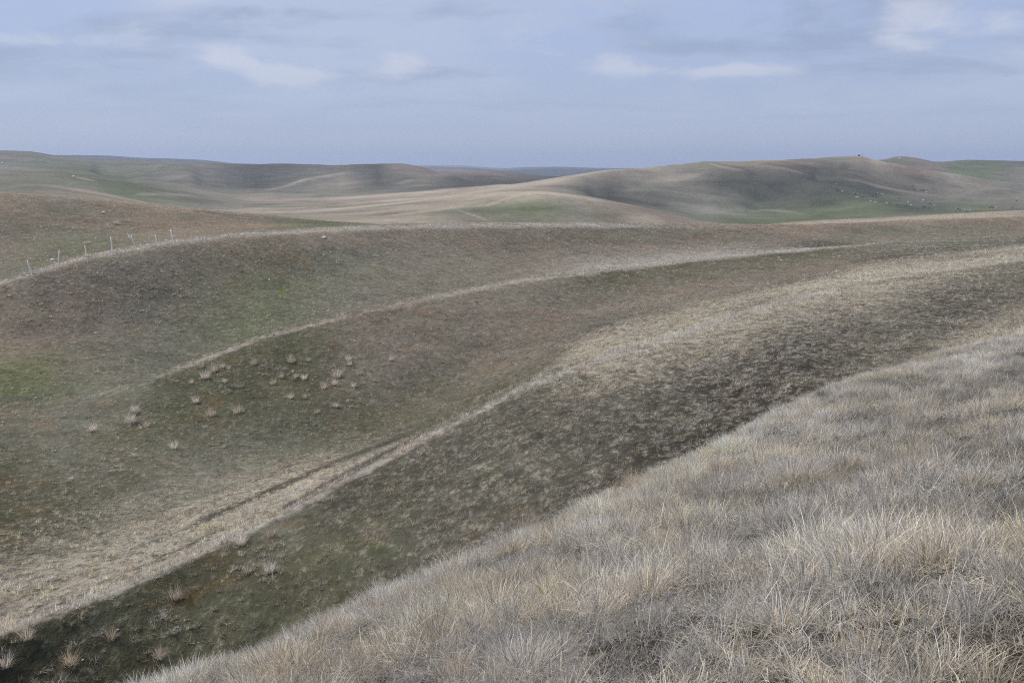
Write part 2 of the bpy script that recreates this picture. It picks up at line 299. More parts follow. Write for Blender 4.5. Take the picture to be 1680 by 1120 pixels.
def seg_dist(px, py, pts):
    """distance to a polyline and the place along it, 0 to 1"""
    best = np.full(px.shape, 1e9); along = np.zeros(px.shape)
    ln = [math.hypot(x1 - x0, y1 - y0) for (x0, y0), (x1, y1) in zip(pts[:-1], pts[1:])]; tot = sum(ln); run = 0
    for (x0, y0), (x1, y1), l in zip(pts[:-1], pts[1:], ln):
        dx, dy = x1 - x0, y1 - y0
        t = np.clip(((px - x0) * dx + (py - y0) * dy) / (dx * dx + dy * dy + 1e-9), 0, 1)
        d = np.hypot(px - x0 - t * dx, py - y0 - t * dy)
        along = np.where(d < best, (run + t * l) / tot, along); best = np.minimum(best, d); run += l
    return best, along
def patch(pts, wid, rlo, rhi, veg, amt=1.0, ragged=.5, ends=.3):
    """a strip or spot of other vegetation or painted cloud shadow on the ground between two distances"""
    if len(pts) == 1: pts = pts + [(pts[0][0] + .01, pts[0][1])]
    xs = [p[0] for p in pts]; ys = [p[1] for p in pts]; b = wid * 2.2 + 4
    m = np.nonzero((PR > rlo) & (PR < rhi) & (PX_ > min(xs) - b) & (PX_ < max(xs) + b) & (PY_ > min(ys) - b) & (PY_ < max(ys) + b) & (PY > 0))
    d, t = seg_dist(PX_[m], PY_[m], pts)
    wl = (rlo + rhi) * .018
    nz = fbm(PX[m], PY[m], wl, 3, 77)
    fade = np.clip(np.minimum(t, 1 - t) / ends, 0, 1) if ends > 0 else 1.0
    w = amt * (1 - sstep(.1, 1.0, d / (wid * (.35 + .65 * fade)) + ragged * nz)) * (.25 + .75 * fade) * (1 + .5 * ragged * nz)
    w = np.clip(w, 0, 1)[:, None]
    PV[m] = PV[m] * (1 - w) + VT[veg] * w
def spur(pts, wid, rlo, rhi, hgt):
    """a low rounded rib (or hollow) on a far hillside"""
    d, t = seg_dist(PX_, PY_, pts)
    q = (PR - rlo) / (rhi - rlo)
    win = sstep(0, .25, q) * (1 - sstep(.75, 1, q)) * sstep(0, .3, np.minimum(t, 1 - t) + .08)
    PZ[...] += np.where(PY > 0, win * hgt * np.exp(-(d / wid) ** 2), 0)
# pale dry strips along the crests
patch([(-120, 507), (0, 466), (140, 423), (280, 400), (400, 386.5), (540, 377.5), (700, 372), (870, 370), (1050, 371), (1250, 373)], 6, 96, 215, 'p', .95, .25, .04)
patch([(1050, 371), (1300, 372), (1450, 368), (1680, 358)], 6, 98, 240, 'o', .6, .3, .06)
patch([(205, 640), (300, 603), (430, 554), (560, 521), (700, 491), (850, 462), (1000, 443), (1200, 420), (1330, 409), (1450, 400)], 4.5, 66, 175, 'p', .9, .4, .1)
patch([(880, 455), (1000, 441), (1100, 430), (1330, 404)], 9, 100, 190, 'p', .5, .8, .2)
patch([(-40, 1056), (0, 1040), (200, 966), (400, 876), (520, 812), (690, 716)], 9, 29.2, 50, 'p', .9, .4, .03)
patch([(300, 868), (450, 802), (560, 754), (690, 706)], 6, 36, 60, 'u', .95, .35, .12)
patch([(440, 850), (560, 782), (620, 749), (690, 714)], 7, 34, 55, 'u', .95, .35, .12)
patch([(370, 862), (500, 800), (600, 752), (690, 710)], 3.5, 36, 60, 'p', .8, .4, .12)
patch([(560, 795), (690, 724), (870, 632), (1000, 584), (1150, 541), (1300, 492)], 6, 37, 80, 'p', .95, .35, .06)
patch([(900, 600), (1000, 560), (1150, 515), (1300, 482), (1500, 440)], 18, 55, 125, 't', .35, 1.0, .2)
patch([(-20, 1000), (120, 945), (330, 855)], 6, 31, 55, 'm', .65, .6, .2)
patch([(-20, 935), (150, 880), (300, 822), (480, 765)], 9, 34, 62, 's', .7, .8, .2)
patch([(60, 1010), (220, 935), (380, 862)], 4, 31, 50, 'u', .6, .6, .2)
patch([(1150, 520), (1350, 478), (1600, 440)], 6, 62, 130, 'k', .6, .9, .2)
patch([(1200, 470), (1400, 440), (1680, 412)], 10, 85, 160, 'b', .5, 1.0, .2)
patch([(820, 655), (870, 633), (1000, 584), (1150, 540), (1300, 491), (1420, 467)], 5.5, 40, 95, 'p', .95, .35, .12)
# green and rusty spots
patch([(-40, 650), (40, 605), (120, 575)], 46, 64, 100, 'G', .4, 1.4)
patch([(400, 500), (470, 475), (560, 465)], 30, 90, 140, 'g', .25, .9)
patch([(455, 478), (470, 476)], 7, 90, 140, 'G', .9, .9)
patch([(610, 680), (620, 682)], 12, 55, 75, 'G', .5, .9)
patch([(30, 530), (150, 500), (230, 450)], 40, 85, 125, 'o', .5, .9)
patch([(420, 395), (600, 392), (760, 384)], 14, 115, 165, 'o', .5, .9)
patch([(540, 560), (640, 545), (760, 520)], 30, 70, 105, 'o', .35, .9)
patch([(640, 850), (600, 900)], 30, 26, 42, 'o', .3, .9)
patch([(110, 835), (200, 800), (300, 770)], 25, 40, 62, 'm', .6, .9)
patch([(150, 780), (230, 740)], 22, 45, 66, 't', .45, 1.0)
patch([(200, 815), (330, 790)], 10, 42, 60, 't', .6, 1.0)
patch([(40, 362), (200, 372), (330, 372)], 12, 150, 212, 'o', .6, .8)
patch([(20, 405), (140, 400), (240, 392)], 10, 125, 180, 'g', .35, .9)
patch([(240, 350), (330, 358)], 5, 170, 225, 'n', .5, .8)
patch([(60, 345), (120, 348)], 6, 180, 222, 'n', .5, .8)
# middle distance: pale spurs with greener flutes between
patch([(420, 330), (600, 322.5), (760, 310), (840, 302.5), (1010, 278.5), (1150, 267)], 3.2, 560, 1230, 'h', .9, .2)
patch([(330, 346), (480, 341), (620, 330), (760, 319), (850, 309)], 3.0, 430, 900, 'h', .9, .2)
patch([(420, 349), (560, 342), (680, 331), (760, 327)], 2.6, 430, 900, 'h', .8, .2)
patch([(590, 363), (660, 351), (740, 341), (800, 337), (845, 321), (880, 316), (930, 321), (1000, 333)], 3.2, 300, 520, 'h', .9, .2)
patch([(420, 340), (530, 337), (600, 331)], 3, 430, 900, 'y', .8, .5)
patch([(490, 351), (600, 346), (660, 339)], 3.5, 430, 900, 'y', .8, .5)
patch([(540, 356), (620, 352), (680, 345)], 3.5, 300, 900, 'y', .7, .5)
patch([(700, 347), (800, 345), (880, 335), (960, 345)], 12, 300, 470, 'n', .55, .8)
patch([(748, 343), (775, 353), (805, 362)], 2.4, 300, 470, 'h', .8, .2)
patch([(1005, 333), (1060, 338), (1110, 348), (1150, 360)], 3, 440, 560, 'h', .8, .2)
patch([(1052, 345), (1075, 350), (1100, 365)], 4, 400, 480, 'r', .8, .4)
patch([(1120, 352), (1145, 360), (1160, 367)], 4, 400, 480, 'r', .7, .4)
patch([(60, 299.5), (130, 308), (210, 323), (270, 333)], 2.6, 420, 540, 'h', .9, .2)
patch([(120, 290), (160, 298)], 2.2, 600, 1000, 'h', .7, .3)
patch([(200, 322), (260, 318), (330, 322)], 5, 520, 900, 'w', .8, .9)
patch([(188, 279), (205, 281)], 6, 900, 1600, 'n', .9, .8)
patch([(195, 297), (215, 304), (235, 314)], 6, 600, 1100, 'n', .8, .8)
patch([(420, 316), (480, 303), (540, 293), (592, 285)], 2.6, 1000, 1960, 'h', .55, .3)
patch([(648, 304), (690, 299)], 2.2, 1000, 1900, 'l', .6, .3)
patch([(630, 275), (670, 272), (700, 282), (740, 287)], 5, 1200, 2000, 'r', .6, .6)
patch([(790, 285), (830, 286)], 3, 1200, 2100, 'r', .6, .6)
# ribs of the far hillsides
spur([(1140, 267), (1185, 279), (1240, 290)], 7, 880, 1230, 3.5)
spur([(1235, 272), (1290, 282), (1335, 293)], 7, 880, 1240, 3.5)
spur([(1380, 295), (1420, 306), (1480, 318), (1570, 333)], 7, 780, 1150, 4.5)
spur([(1420, 260), (1470, 273), (1540, 290), (1610, 300)], 6, 980, 1300, 4)
spur([(1560, 330), (1620, 318), (1680, 312)], 7, 850, 1250, 4)
spur([(1040, 300), (960, 312)], 16, 680, 1040, -3)
spur([(1330, 300), (1250, 325), (1220, 345)], 18, 760, 1040, -4)
spur([(1380, 275), (1330, 290)], 12, 1000, 1260, -3)
spur([(480, 303), (540, 293), (592, 285)], 5, 1100, 1900, 5)
spur([(250, 270), (300, 285), (330, 305)], 12, 900, 1900, 7)
spur([(150, 268), (200, 285), (230, 305)], 12, 900, 1900, -7)
spur([(640, 296), (700, 300), (760, 292)], 8, 1200, 1900, 5)
# the big hill; its dark patches put cloud shadow into the ground colour
patch([(1145, 267), (1180, 278), (1230, 288)], 2.6, 900, 1250, 'h', .4, .5)
patch([(1235, 275), (1285, 282), (1330, 292)], 3, 900, 1250, 'l', .45, .5)
patch([(1060, 298), (1110, 292), (1170, 282)], 7, 850, 1200, 'l', .6, .7)
patch([(1326, 265), (1334, 272)], 7, 1050, 1300, 'r', .6, .6)
patch([(1415, 257), (1450, 268), (1490, 278)], 3.5, 1050, 1310, 'h', .9, .3)
patch([(1450, 275), (1500, 287), (1560, 296)], 6, 1000, 1300, 'r', .3, .6)
patch([(1385, 296), (1420, 307), (1470, 318), (1560, 332)], 3, 800, 1150, 'l', .6, .4)
patch([(1200, 312), (1300, 320), (1400, 330)], 16, 700, 1050, 'd', .7, .7)  # darker ground tone in place of cloud shadow
patch([(1340, 345), (1450, 325), (1520, 340)], 9, 680, 1050, 'n', .6, .8)
patch([(1470, 285), (1530, 300), (1600, 312)], 7, 950, 1250, 'd', .5, .7)
patch([(1400, 270), (1350, 285)], 9, 1000, 1270, 'd', .5, .7)
patch([(1515, 262), (1540, 275), (1560, 281)], 4, 1700, 2260, 'r', .8, .5)
patch([(1560, 284), (1590, 288)], 5, 1300, 2000, 'n', .9, .7)
patch([(1180, 345), (1250, 340), (1320, 352)], 6, 600, 900, 'w', .7, .9)
patch([(1240, 362), (1350, 360)], 6, 600, 900, 'n', .8, .8)


# ------------------------------------------------------------------ materials
def mat(name):
    m = bpy.data.materials.new(name); m.use_nodes = True
    t = m.node_tree; t.nodes.clear()
    return m, t
def nd(t, ty, ins=None, **k):
    n = t.nodes.new(ty)
    for a, b in k.items(): setattr(n, a, b)
    for i, v in (ins or {}).items():
        if isinstance(v, bpy.types.NodeSocket): t.links.new(v, n.inputs[i])
        else: n.inputs[i].default_value = v
    return n
def nmix(t, fac, a, b, blend='MIX'):
    n = nd(t, 'ShaderNodeMix', data_type='RGBA', blend_type=blend)
    for s, v in ((0, fac), (6, a), (7, b)):
        if isinstance(v, bpy.types.NodeSocket): t.links.new(v, n.inputs[s])
        elif isinstance(v, tuple): n.inputs[s].default_value = (*v, 1)
        else: n.inputs[s].default_value = v
    return n.outputs[2]
def nmath(t, op, *a, clamp=False):
    n = nd(t, 'ShaderNodeMath', operation=op, use_clamp=clamp)
    for i, v in enumerate(a):
        if isinstance(v, bpy.types.NodeSocket): t.links.new(v, n.inputs[i])
        else: n.inputs[i].default_value = v
    return n.outputs[0]
def ground_material():
    m, t = mat('steppe_ground')
    co = nd(t, 'ShaderNodeTexCoord').outputs['Object']
    veg = nd(t, 'ShaderNodeAttribute', attribute_name='ground_colour').outputs['Color']
    straw = nd(t, 'ShaderNodeAttribute', attribute_name='straw_colour').outputs['Color']
    cover = nd(t, 'ShaderNodeAttribute', attribute_name='cover').outputs['Fac']
    def noise(sc, de=4, ro=.6, stretch=None, di=0.0):
        v = co
        if stretch: v = nd(t, 'ShaderNodeMapping', {0: co, 'Scale': stretch, 'Rotation': (0, 0, -.5)}).outputs[0]
        return nd(t, 'ShaderNodeTexNoise', {'Vector': v, 'Scale': sc, 'Detail': de, 'Roughness': ro, 'Distortion': di}).outputs[0]
    big = noise(.035, 3, .6); mid = noise(.35, 4, .65); fine = noise(3.2, 4, .7, (1, .6, 1)); grain = noise(22, 2, .7)
    fleck = noise(6.0, 3, .65, (1, .5, 1), .8); clod = noise(1.7, 5, .7, (1, .7, 1), .4); swale = noise(.011, 4, .65, None, .5)
    def band(v, lo, hi, top): return nd(t, 'ShaderNodeMapRange', {0: v, 1: lo, 2: hi, 3: 0.0, 4: top}, interpolation_type='SMOOTHSTEP').outputs[0]
    # mosses, rusty weeds and thatch mottle the turf
    hue = noise(.13, 5, .7, None, .6); hue2 = noise(.55, 5, .7, None, .5)
    hm = nmath(t, 'ADD', nmath(t, 'MULTIPLY', hue, .5), nmath(t, 'MULTIPLY', hue2, .5))
    col = nmix(t, band(hm, .53, .66, .55), veg, nmix(t, 1.0, veg, (.84, 1.08, .62), 'MULTIPLY'))
    col = nmix(t, band(hm, .48, .36, .75), col, nmix(t, 1.0, veg, (1.32, .98, .78), 'MULTIPLY'))
    # dry grass lying in the turf, in patches and flecks
    f = nmath(t, 'ADD', nmath(t, 'MULTIPLY', fine, .3), nmath(t, 'ADD', nmath(t, 'MULTIPLY', clod, .45), nmath(t, 'MULTIPLY', fleck, .4)))
    thr = nmath(t, 'SUBTRACT', .80, nmath(t, 'MULTIPLY', cover, .34))
    fl = band(nmath(t, 'SUBTRACT', f, thr), -.07, .09, .85)
    dry = nmix(t, 1.0, straw, (.42, .42, .42), 'MULTIPLY')
    col = nmix(t, fl, col, dry)
    var = nmath(t, 'ADD', nmath(t, 'ADD', nmath(t, 'MULTIPLY', big, .5), nmath(t, 'MULTIPLY', swale, .6)), nmath(t, 'ADD', nmath(t, 'MULTIPLY', mid, .6), nmath(t, 'ADD', nmath(t, 'MULTIPLY', clod, .9), nmath(t, 'MULTIPLY', fleck, .6))))
    br = nd(t, 'ShaderNodeMapRange', {0: var, 1: 1.25, 2: 1.95, 3: .42, 4: 1.58}).outputs[0]
    cb = nd(t, 'ShaderNodeCombineColor', {0: br, 1: br, 2: br}).outputs[0]
    col = nmix(t, 1.0, col, cb, 'MULTIPLY')
    hgt = nmath(t, 'ADD', nmath(t, 'MULTIPLY', grain, .02), nmath(t, 'MULTIPLY', fine, .10))
    bp = nd(t, 'ShaderNodeBump', {'Strength': .9, 'Distance': 1.0, 'Height': hgt}).outputs[0]
    b = nd(t, 'ShaderNodeBsdfPrincipled', {'Base Color': col, 'Roughness': 1.0, 'Specular IOR Level': 0.0, 'Normal': bp})
    nd(t, 'ShaderNodeOutputMaterial', {0: b.outputs[0]})
    return m
M_GROUND = ground_material()

# ------------------------------------------------------------------ terrain mesh
def build_terrain():
    verts = np.stack([PX, PY, PZ], -1).reshape(-1, 3)
    i = np.arange(NR - 1)[:, None] * NC; j = np.arange(NC)[None, :]; j2 = (j + 1) % NC
    q = np.stack([i + j, i + j2, i + NC + j2, i + NC + j], -1).reshape(-1, 4)
    # the polar fan is wound so that normals face up
    q = q[:, ::-1]
    cap = np.arange(NC)[::-1]
    me = bpy.data.meshes.new('terrain')
    nq = len(q)
    me.vertices.add(len(verts)); me.vertices.foreach_set('co', verts.ravel())
    me.loops.add(nq * 4); me.loops.foreach_set('vertex_index', q.ravel().astype(np.int32))
    me.polygons.add(nq); me.polygons.foreach_set('loop_start', np.arange(nq, dtype=np.int32) * 4)
    me.polygons.foreach_set('use_smooth', np.ones(nq, bool))
    me.update(); me.validate()
    v = PV.reshape(-1, 7)
    one = np.ones((len(v), 1))
    for nm, c in (('ground_colour', v[:, 0:3]), ('straw_colour', v[:, 3:6])):
        a = me.attributes.new(nm, 'FLOAT_COLOR', 'POINT'); a.data.foreach_set('color', np.hstack([c, one]).astype(np.float32).ravel())
    a = me.attributes.new('cover', 'FLOAT', 'POINT'); a.data.foreach_set('value', v[:, 6].astype(np.float32))
    me.materials.append(M_GROUND)
    o = bpy.data.objects.new('terrain', me); COL.objects.link(o)
    o['kind'] = 'structure'; o['label'] = 'rolling dry grassland hills reaching to the horizon'
    return o
terrain = build_terrain()
# ------------------------------------------------------------------ finding places on the ground
def at_px(px, py, rlo, rhi):
    """ground point seen at a photo position, between two distances"""
    d = np.where((PR > rlo) & (PR < rhi) & (PY > 0), (PX_ - px) ** 2 + (PY_ - py) ** 2, 1e12)
    i = np.unravel_index(np.argmin(d), d.shape)
    return Vector((PX[i], PY[i], PZ[i])), PR[i]

# ------------------------------------------------------------------ blades of grass
def blades(n, radius, lmin, lmax, wmin, wmax, lean=(.05, .5), curve=.5, wind=(.0, .0), seed=1, fan=.8, lying=0.0, power=.5):
    """verts, faces and a per-vertex tone for n curved grass blades growing from a patch"""
    g = np.random.default_rng(seed)
    a = g.uniform(0, 2 * math.pi, n); rad = radius * g.uniform(0, 1, n) ** power
    x0, y0 = rad * np.cos(a), rad * np.sin(a)
    da = a + g.normal(0, 1.4 * (1.2 - fan) + .15, n)
    ln = g.uniform(lmin, lmax, n); th = g.uniform(lean[0], lean[1], n) * (fan * rad / radius + (1 - fan)) + g.normal(0, .07, n)
    lay = g.uniform(0, 1, n) < lying
    th = np.where(lay, g.uniform(.9, 1.4, n), th)
    cv = curve * g.uniform(.2, 1.2, n); w = g.uniform(wmin, wmax, n)
    pa = da + math.pi / 2 + g.normal(0, .9, n)
    ts = np.array([0, .38, .72, 1.0]); ws = np.array([1.0, .85, .6, 0.08])
    P = []; x, y, z = x0.copy(), y0.copy(), np.full(n, -.02)
    for i, t in enumerate(ts):
        if i:
            s = (t - ts[i - 1]) * ln; ang = th + cv * (t * t) * 1.1
            wx, wy = wind[0] * t, wind[1] * t
            x = x + s * (np.sin(ang) * np.cos(da) + wx); y = y + s * (np.sin(ang) * np.sin(da) + wy); z = z + s * np.maximum(np.cos(ang), .04)
        hx, hy = np.cos(pa) * w * ws[i] / 2, np.sin(pa) * w * ws[i] / 2
        P.append(np.stack([x - hx, y - hy, z], 1)); P.append(np.stack([x + hx, y + hy, z], 1))
    V = np.stack(P, 1).reshape(-1, 3)
    b = np.arange(n)[:, None] * 8
    fc = np.concatenate([b + np.array([0, 1, 3, 2]), b + np.array([2, 3, 5, 4]), b + np.array([4, 5, 7, 6])], 0)
    tone = np.repeat(g.uniform(0, 1, n), 8)
    up = np.tile(np.repeat(ts, 2), n)
    return V, fc, tone, up
def blade_mesh(name, parts, material):
    V = []; Fc = []; T = []; U = []; k = 0
    for v, f, t, u in parts:
        V.append(v); Fc.append(f + k); T.append(t); U.append(u); k += len(v)
    V = np.concatenate(V); Fc = np.concatenate(Fc); T = np.concatenate(T); U = np.concatenate(U)
    me = bpy.data.meshes.new(name)
    nq = len(Fc)
    me.vertices.add(len(V)); me.vertices.foreach_set('co', V.astype(np.float32).ravel())
    me.loops.add(nq * 4); me.loops.foreach_set('vertex_index', Fc.astype(np.int32).ravel())
    me.polygons.add(nq); me.polygons.foreach_set('loop_start', np.arange(nq, dtype=np.int32) * 4)
    me.update()
    for nm, d in (('tone', T), ('height', U)):
        at = me.attributes.new(nm, 'FLOAT', 'POINT'); at.data.foreach_set('value', d.astype(np.float32))
    me.materials.append(material)
    return me
def grass_material(name, source, colour=None, trans=.40):
    m, t = mat(name)
    if source == 'instancer':
        c = nd(t, 'ShaderNodeAttribute', attribute_name='tint', attribute_type='INSTANCER').outputs['Color']
    elif source == 'point':
        c = nd(t, 'ShaderNodeAttribute', attribute_name='tint').outputs['Color']
    else:
        rnd = nd(t, 'ShaderNodeObjectInfo').outputs['Random']
        c = nmix(t, rnd, tuple(x * .85 for x in colour), tuple(min(x * 1.15, 1) for x in colour))
    tone = nd(t, 'ShaderNodeAttribute', attribute_name='tone').outputs['Fac']
    br = nd(t, 'ShaderNodeMapRange', {0: tone, 1: 0, 2: 1, 3: .40, 4: 1.55}).outputs[0]
    c = nmix(t, 1.0, c, nd(t, 'ShaderNodeCombineColor', {0: br, 1: br, 2: br}).outputs[0], 'MULTIPLY')
    # some blades are warmer, some bleached
    c = nmix(t, nd(t, 'ShaderNodeMapRange', {0: nmath(t, 'FRACT', nmath(t, 'MULTIPLY', tone, 7.3)), 1: .7, 2: .98, 3: 0, 4: .6}).outputs[0], c, nmix(t, 1.0, c, (1.06, .90, .66), 'MULTIPLY'))
    d = nd(t, 'ShaderNodeBsdfDiffuse', {0: c, 1: 1.0}); tr = nd(t, 'ShaderNodeBsdfTranslucent', {0: c})
    mxs = nd(t, 'ShaderNodeMixShader', {0: trans, 1: d.outputs[0], 2: tr.outputs[0]})
    nd(t, 'ShaderNodeOutputMaterial', {0: mxs.outputs[0]})
    return m
M_GRASS = grass_material('dry_grass', 'instancer')
M_STALK = grass_material('dry_stalk', 'point', None, .15)

WIND = (.16, -.03)
def protos(tag_, specs):
    c = bpy.data.collections.new(tag_)           # not linked to the scene: only the forms that the grass cover repeats
    for i, parts in enumerate(specs):
        o = bpy.data.objects.new('%s_%02d' % (tag_, i), blade_mesh(tag_, parts, M_GRASS)); c.objects.link(o)
    return c
P_NEAR = protos('fine_tuft', [[blades(60, .19, .08, .22, .0034, .0062, (.1, 1.2), 1.0, WIND, 100 + i, .25, .45),
                               blades(9, .14, .18, .30, .003, .005, (.05, .8), .8, WIND, 150 + i, .3)] for i in range(6)]
                + [[blades(64, .24, .06, .22, .0034, .0062, (.4, 1.4), 1.0, WIND, 200 + i, .2, .8)] for i in range(3)]
                + [[blades(150, .075, .12, .26, .003, .005, (.05, 1.0), .9, WIND, 250 + i, .95, .05)] for i in range(3)])
P_MID = protos('mid_tuft', [[blades(46, .10, .08, .24, .010, .017, (.1, .95), .6, (.2, 0), 300 + i, .8, .2)] for i in range(5)]
               + [[blades(44, .15, .05, .2, .010, .017, (.4, 1.25), .7, (.35, 0), 350 + i, .5, .6)] for i in range(3)]
               + [[blades(16, .16, .25, .45, .008, .013, (.02, .3), .3, (.12, 0), 380 + i, .4)] for i in range(2)])
P_FIBRE = protos('strewn_blades', [[blades(22, .42, .12, .36, .007, .011, (1.2, 1.5), .2, (.3, -.1), 450 + i, .1, 1.0)] for i in range(4)])
P_FAR = protos('far_tuft', [[blades(26, .22, .10, .26, .022, .036, (.1, .9), .5, (.15, 0), 400 + i, .7, .3)] for i in range(5)])

# ------------------------------------------------------------------ spreading the grass
qx = .25 * (PX[:-1, :-1] + PX[1:, :-1] + PX[:-1, 1:] + PX[1:, 1:]); qy = .25 * (PY[:-1, :-1] + PY[1:, :-1] + PY[:-1, 1:] + PY[1:, 1:])
qz = .25 * (PZ[:-1, :-1] + PZ[1:, :-1] + PZ[:-1, 1:] + PZ[1:, 1:]); qr = np.hypot(qx, qy)
qarea = (PR[1:, :-1] - PR[:-1, :-1]) * qr * np.diff(cols)[None, :]
qpx, qpy = project(qx, qy, qz)
tanel = (qz + .35 - CAMZ) / qr
hor = np.maximum.accumulate((qz - CAMZ) / qr, 0)
s_mid = (row_s[:-1] + .5 * np.diff(row_s))[:, None] * np.ones((1, NC - 1))
q_seen = (qy > 0) & (qpx > -160) & (qpx < 1840) & (qpy < 1330) & (tanel > hor - .035)
q_seen |= (qr < 24) & (np.abs(np.arctan2(qx, qy)) < math.radians(58)) & (s_mid < 4.6)      # grass goes on beside the view
qv = PV[:-1, :-1]
def scatter(name, label, coll, dens, rmin, rmax, tilt, scale, nproto, seed, tintvar=.16, jit=1.0, pick=None, height=None, gain=1.0, bunch=0.0):
    g = np.random.default_rng(seed)
    w = np.where(q_seen & (qr > rmin) & (qr < rmax), dens * qarea, 0)
    n_tot = w.sum(); n = int(n_tot)
    idx = g.choice(w.size, n, p=(w / n_tot).ravel())
    i, j = np.unravel_index(idx, w.shape)
    u, v = g.uniform(0, 1, n), g.uniform(0, 1, n)
    def bl(Q): return ((Q[i, j] * (1 - u) + Q[i + 1, j] * u) * (1 - v) + (Q[i, j + 1] * (1 - u) + Q[i + 1, j + 1] * u) * v)
    co = np.stack([bl(PX), bl(PY), bl(PZ) - .012], 1)
    tint = PV[i, j, 3:6].copy()
    p = fbm(co[:, 0], co[:, 1], 1.1, 3, seed); q = fbm(co[:, 0], co[:, 1], 3.5, 3, seed + 5)
    tint *= (1 + tintvar * g.normal(0, 1, n) + .22 * p + .16 * q)[:, None]
    warm = np.clip(.6 * fbm(co[:, 0], co[:, 1], 1.6, 3, seed + 9) + .35 * g.normal(0, 1, n) - .12, -.35, 1)[:, None]
    tint *= 1 + warm * np.array([.06, -.01, -.20])
    if bunch: tint = tint * (1 + .18 * sstep(3.4, 4.0, row_s[i]))[:, None]
    tint = np.clip(tint * gain * (1 + bunch * np.clip(fbm(co[:, 0], co[:, 1], .6, 2, 91), -.6, 1))[:, None], .02, .88)
    rot = np.stack([g.normal(0, tilt, n), g.normal(0, tilt, n), g.normal(0, .9, n) if jit < 1 else g.uniform(0, 6.283, n)], 1)
    s = scale[0] + (scale[1] - scale[0]) * np.clip(g.beta(2, 3, n) + .35 * p, 0, 1.2)
    if bunch: s = s * (1 + .35 * np.clip(fbm(co[:, 0], co[:, 1], .6, 2, 91), -.4, 1))
    if bunch: s = s * (.72 + .28 * sstep(3.0, 7.5, np.hypot(co[:, 0], co[:, 1])))
    if height is not None: s = s * height(co, i, j)
    scl = np.stack([s, s, s * g.uniform(.8, 1.15, n)], 1)
    k = g.integers(0, nproto, n) if pick is None else pick(g, co, i, j, n)
    me = bpy.data.meshes.new(name); me.vertices.add(n); me.vertices.foreach_set('co', co.astype(np.float32).ravel()); me.update()
    at = me.attributes.new('tint', 'FLOAT_COLOR', 'POINT'); at.data.foreach_set('color', np.hstack([tint, np.ones((n, 1))]).astype(np.float32).ravel())
    at = me.attributes.new('turn', 'FLOAT_VECTOR', 'POINT'); at.data.foreach_set('vector', rot.astype(np.float32).ravel())
    at = me.attributes.new('size', 'FLOAT_VECTOR', 'POINT'); at.data.foreach_set('vector', scl.astype(np.float32).ravel())
    at = me.attributes.new('form', 'INT', 'POINT'); at.data.foreach_set('value', k.astype(np.int32))
    o = bpy.data.objects.new(name, me); COL.objects.link(o)
    ng = bpy.data.node_groups.new(name, 'GeometryNodeTree')
    ng.interface.new_socket('Geometry', in_out='INPUT', socket_type='NodeSocketGeometry')
    ng.interface.new_socket('Geometry', in_out='OUTPUT', socket_type='NodeSocketGeometry')
    gi, go = ng.nodes.new('NodeGroupInput'), ng.nodes.new('NodeGroupOutput')
    ci = ng.nodes.new('GeometryNodeCollectionInfo'); ci.inputs['Collection'].default_value = coll
    ci.inputs['Separate Children'].default_value = True; ci.inputs['Reset Children'].default_value = True
    ip = ng.nodes.new('GeometryNodeInstanceOnPoints'); ip.inputs['Pick Instance'].default_value = True
    def na(nm, ty):
        a = ng.nodes.new('GeometryNodeInputNamedAttribute'); a.data_type = ty; a.inputs['Name'].default_value = nm
        return a.outputs['Attribute']
    e2r = ng.nodes.new('FunctionNodeEulerToRotation')
    ng.links.new(na('turn', 'FLOAT_VECTOR'), e2r.inputs[0])
    ng.links.new(gi.outputs[0], ip.inputs['Points']); ng.links.new(ci.outputs[0], ip.inputs['Instance'])
    ng.links.new(na('form', 'INT'), ip.inputs['Instance Index'])
    ng.links.new(e2r.outputs[0], ip.inputs['Rotation']); ng.links.new(na('size', 'FLOAT_VECTOR'), ip.inputs['Scale'])
    ng.links.new(ip.outputs[0], go.inputs[0])
    md = o.modifiers.new('spread', 'NODES'); md.node_group = ng
    o['kind'] = 'stuff'; o['label'] = label
    print('SCATTER', name, n)
    return o
# the slope the camera stands on: rows up to its crest (line index 4)
s_row = (row_s[:-1] + .5 * np.diff(row_s))[:, None] * np.ones((1, NC - 1))
own = s_row < 4.35
pat = fbm(qx, qy, .7, 3, 61); pat2 = fbm(qx, qy, 2.5, 3, 67)
d_near = np.where(own, np.clip(70 + 110 * pat + 45 * pat2, np.where(qr < 7, 120, 34), 240) * np.where(qr > 14, .7, 1.0), 0)
def pick_near(g, co, i, j, n):
    t = fbm(co[:, 0], co[:, 1], .6, 2, 91) + .35 * sstep(3.5, 4.0, row_s[i])
    return np.where(t + g.normal(0, .25, n) > .38, g.integers(9, 12, n), np.where(g.uniform(0, 1, n) < .42, g.integers(6, 9, n), g.integers(0, 6, n)))
scatter('dry_grass', 'dense pale dry grass covering the slope in front', P_NEAR, d_near, 1.2, 48, .12, (.65, 1.35), 12, 5, .17, .5, pick_near, None, 1.0, .38)
cover = qv[..., 6]
d_mid = np.where(~own, np.clip(1.0 + 19 * cover ** 1.2 * (1 + .9 * pat2 + .9 * pat), .4, 44) * np.where(qr > 55, np.maximum(.35, 1 - (qr - 55) / 90), 1.0), 0)
def pick_mid(g, co, i, j, n):
    c = PV[i, j, 6]
    return np.where(g.uniform(0, 1, n) < .25 * (c > .85), g.integers(8, 10, n), np.where(g.uniform(0, 1, n) < .45, g.integers(5, 8, n), g.integers(0, 5, n)))
scatter('dry_grass', 'thin dry grass on the spur and the hollow below', P_MID, d_mid, 18, 130, .15, (.5, 1.25), 10, 15, .2, .5, pick_mid, None, 1.15)
